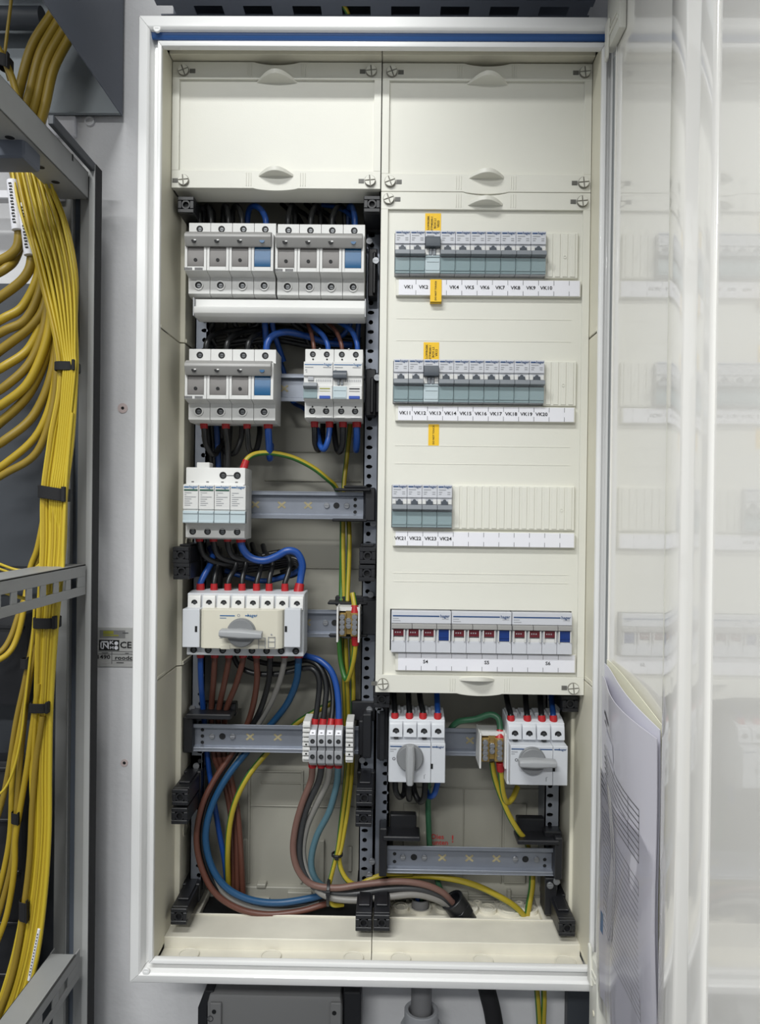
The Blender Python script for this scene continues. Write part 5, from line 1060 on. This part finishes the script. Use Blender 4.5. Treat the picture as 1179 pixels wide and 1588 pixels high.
# ------------------------------------------------------------------ above the cabinet
t=thing('cable_tray','dark galvanised cable tray with slots, running above the cabinet','cable tray',(0,.12,.62))
zt=.625; m=MB().box(-.30,.245,.02,.060,zt,zt+.0015).box(-.30,.245,.078,.090,zt,zt+.0015).box(-.30,.245,.108,.164,zt,zt+.0015).box(-.30,.245,.162,.164,zt,zt+.06)
for k in range(9):
    x=-.30+.062*k; m.box(x,x+.026,.060,.078,zt,zt+.0015).box(x+.02,x+.046,.090,.108,zt,zt+.0015)
obj('perforated_base',m,'galv_dark',t)
m=MB().box(-.30,.245,.02,.164,zt+.05,zt+.052); obj('blocking_lid',m,'galv',t)  # backing added to keep the bright ceiling out of the slots
m=MB().box(-.30,.245,.0185,.02,zt,zt+.06); obj('side',m,'galv',t)
W('green and yellow wire lying in the cable tray above the cabinet','yg',[(500,-30,.10),(530,6,.10),(540,22,.112),(548,50,.15)],.003)
t=thing('overhead_tray','solid grey cable tray running out from the wall above the hinge side','cable tray',(.15,-.5,.72))
m=MB().box(-.01,.34,-1.3,.164,.72,.722); obj('tray_base',m,'galv_dark',t)
for x in (-.01,.338): m=MB().box(x,x+.002,-1.3,.164,.722,.78); obj('tray_side',m,'galv_dark',t)
# ------------------------------------------------------------------ below the cabinet
t=thing('wall_case','grey plastic case on the wall just under the cabinet','case',P(420,1560,.11))
m=MB(); q=pr(321,1544,531,1640,.10); m.prism([(q[0]+.003,q[3]),(q[0],q[3]-.012),(q[0],q[2]),(q[1],q[2]),(q[1],q[3]-.012),(q[1]-.003,q[3])],'y',.10,.15); obj('shell',m,'case_grey',t,bevel=.003,seg=2)
for a,b,c_ in ((325,343,1569),(512,529,1571)):
    q=pr(a,1556,b,1640,.096); m=MB().box(q[0],q[1],.096,.101,q[2],q[3]); o=obj('corner_lug',m,'case_grey',t,bevel=.001); c=P((a+b)/2-2,c_,.096); m=MB().cyl((c.x,.0963,c.z),'y',.0028,-.0008,14); obj('lug_hole',m,'dark_void',o)
m=MB()
c=P(326,1580,.0955); m.ring((c.x,.0957,c.z),'y',.004,.003,-.0004,18); obj('round_mark',m,'print_dark',t)
q=pr(307,1536,322,1640,.105); m=MB().prism([(q[0]+.008,q[3]),(q[1]+.008,q[3]),(q[1],q[3]-.020),(q[1],q[2]),(q[0],q[2]),(q[0],q[3]-.022)],'y',.104,.16); obj('bracket',m,'black_plastic',t,bevel=.001)
q=pr(532,1538,560,1640,.105); m=MB().box(q[0],q[1],.104,.16,q[2],q[3]); obj('bracket',m,'black_plastic',t,bevel=.002)
a=P(654,1530,.12); b=P(654,1562,.12); t=thing('conduit','grey conduit dropping under the cabinet into a pale gland ring','conduit',(a.x,.12,b.z))
m=MB().cyl((a.x,.12,b.z-.03),'z',.0135,a.z-b.z+.06,24); obj('pipe',m,'conduit',t)
m=MB().ring((a.x,.12,b.z-.03),'z',.022,.0165,.028,26).ring((a.x,.12,b.z-.04),'z',.027,.020,.02,8); obj('gland_ring',m,'device_grey',t,bevel=.001)
path=smoothpath([P(752,1520,.12),P(758,1545,.12),P(764,1570,.12),P(772,1620,.12)]); o=obj('black_cable',MB().tube(path,.0115,14),'black_soft',loc=path[1],smooth=60); tag(o,'thick black cable dropping under the cabinet between conduit and earth wires','cable')
W('first earth wire hanging under the cabinet','yg',[(831,1520,.125),(834,1550,.125),(836,1580,.125),(838,1620,.125)],.0036,group='earth wires under the cabinet'); W('second earth wire hanging under the cabinet, nearer the hinge','yg',[(843,1520,.125),(844,1550,.125),(843,1580,.125),(842,1620,.125)],.0036,group='earth wires under the cabinet')
q=pr(880,1530,950,1660,.15); m=MB().box(q[0],q[1],.15,WY,q[2],q[3]); o=obj('wall_trunking',m,'rack_dark',loc=(q[0],.16,q[2]),bevel=.001); tag(o,'dark grey trunking on the wall under the hinge','trunking')
# ------------------------------------------------------------------ lift everything to its height above the floor
for o in bpy.data.objects:
    if o.parent is None and o.type!='CAMERA': o.location.z+=RAISE
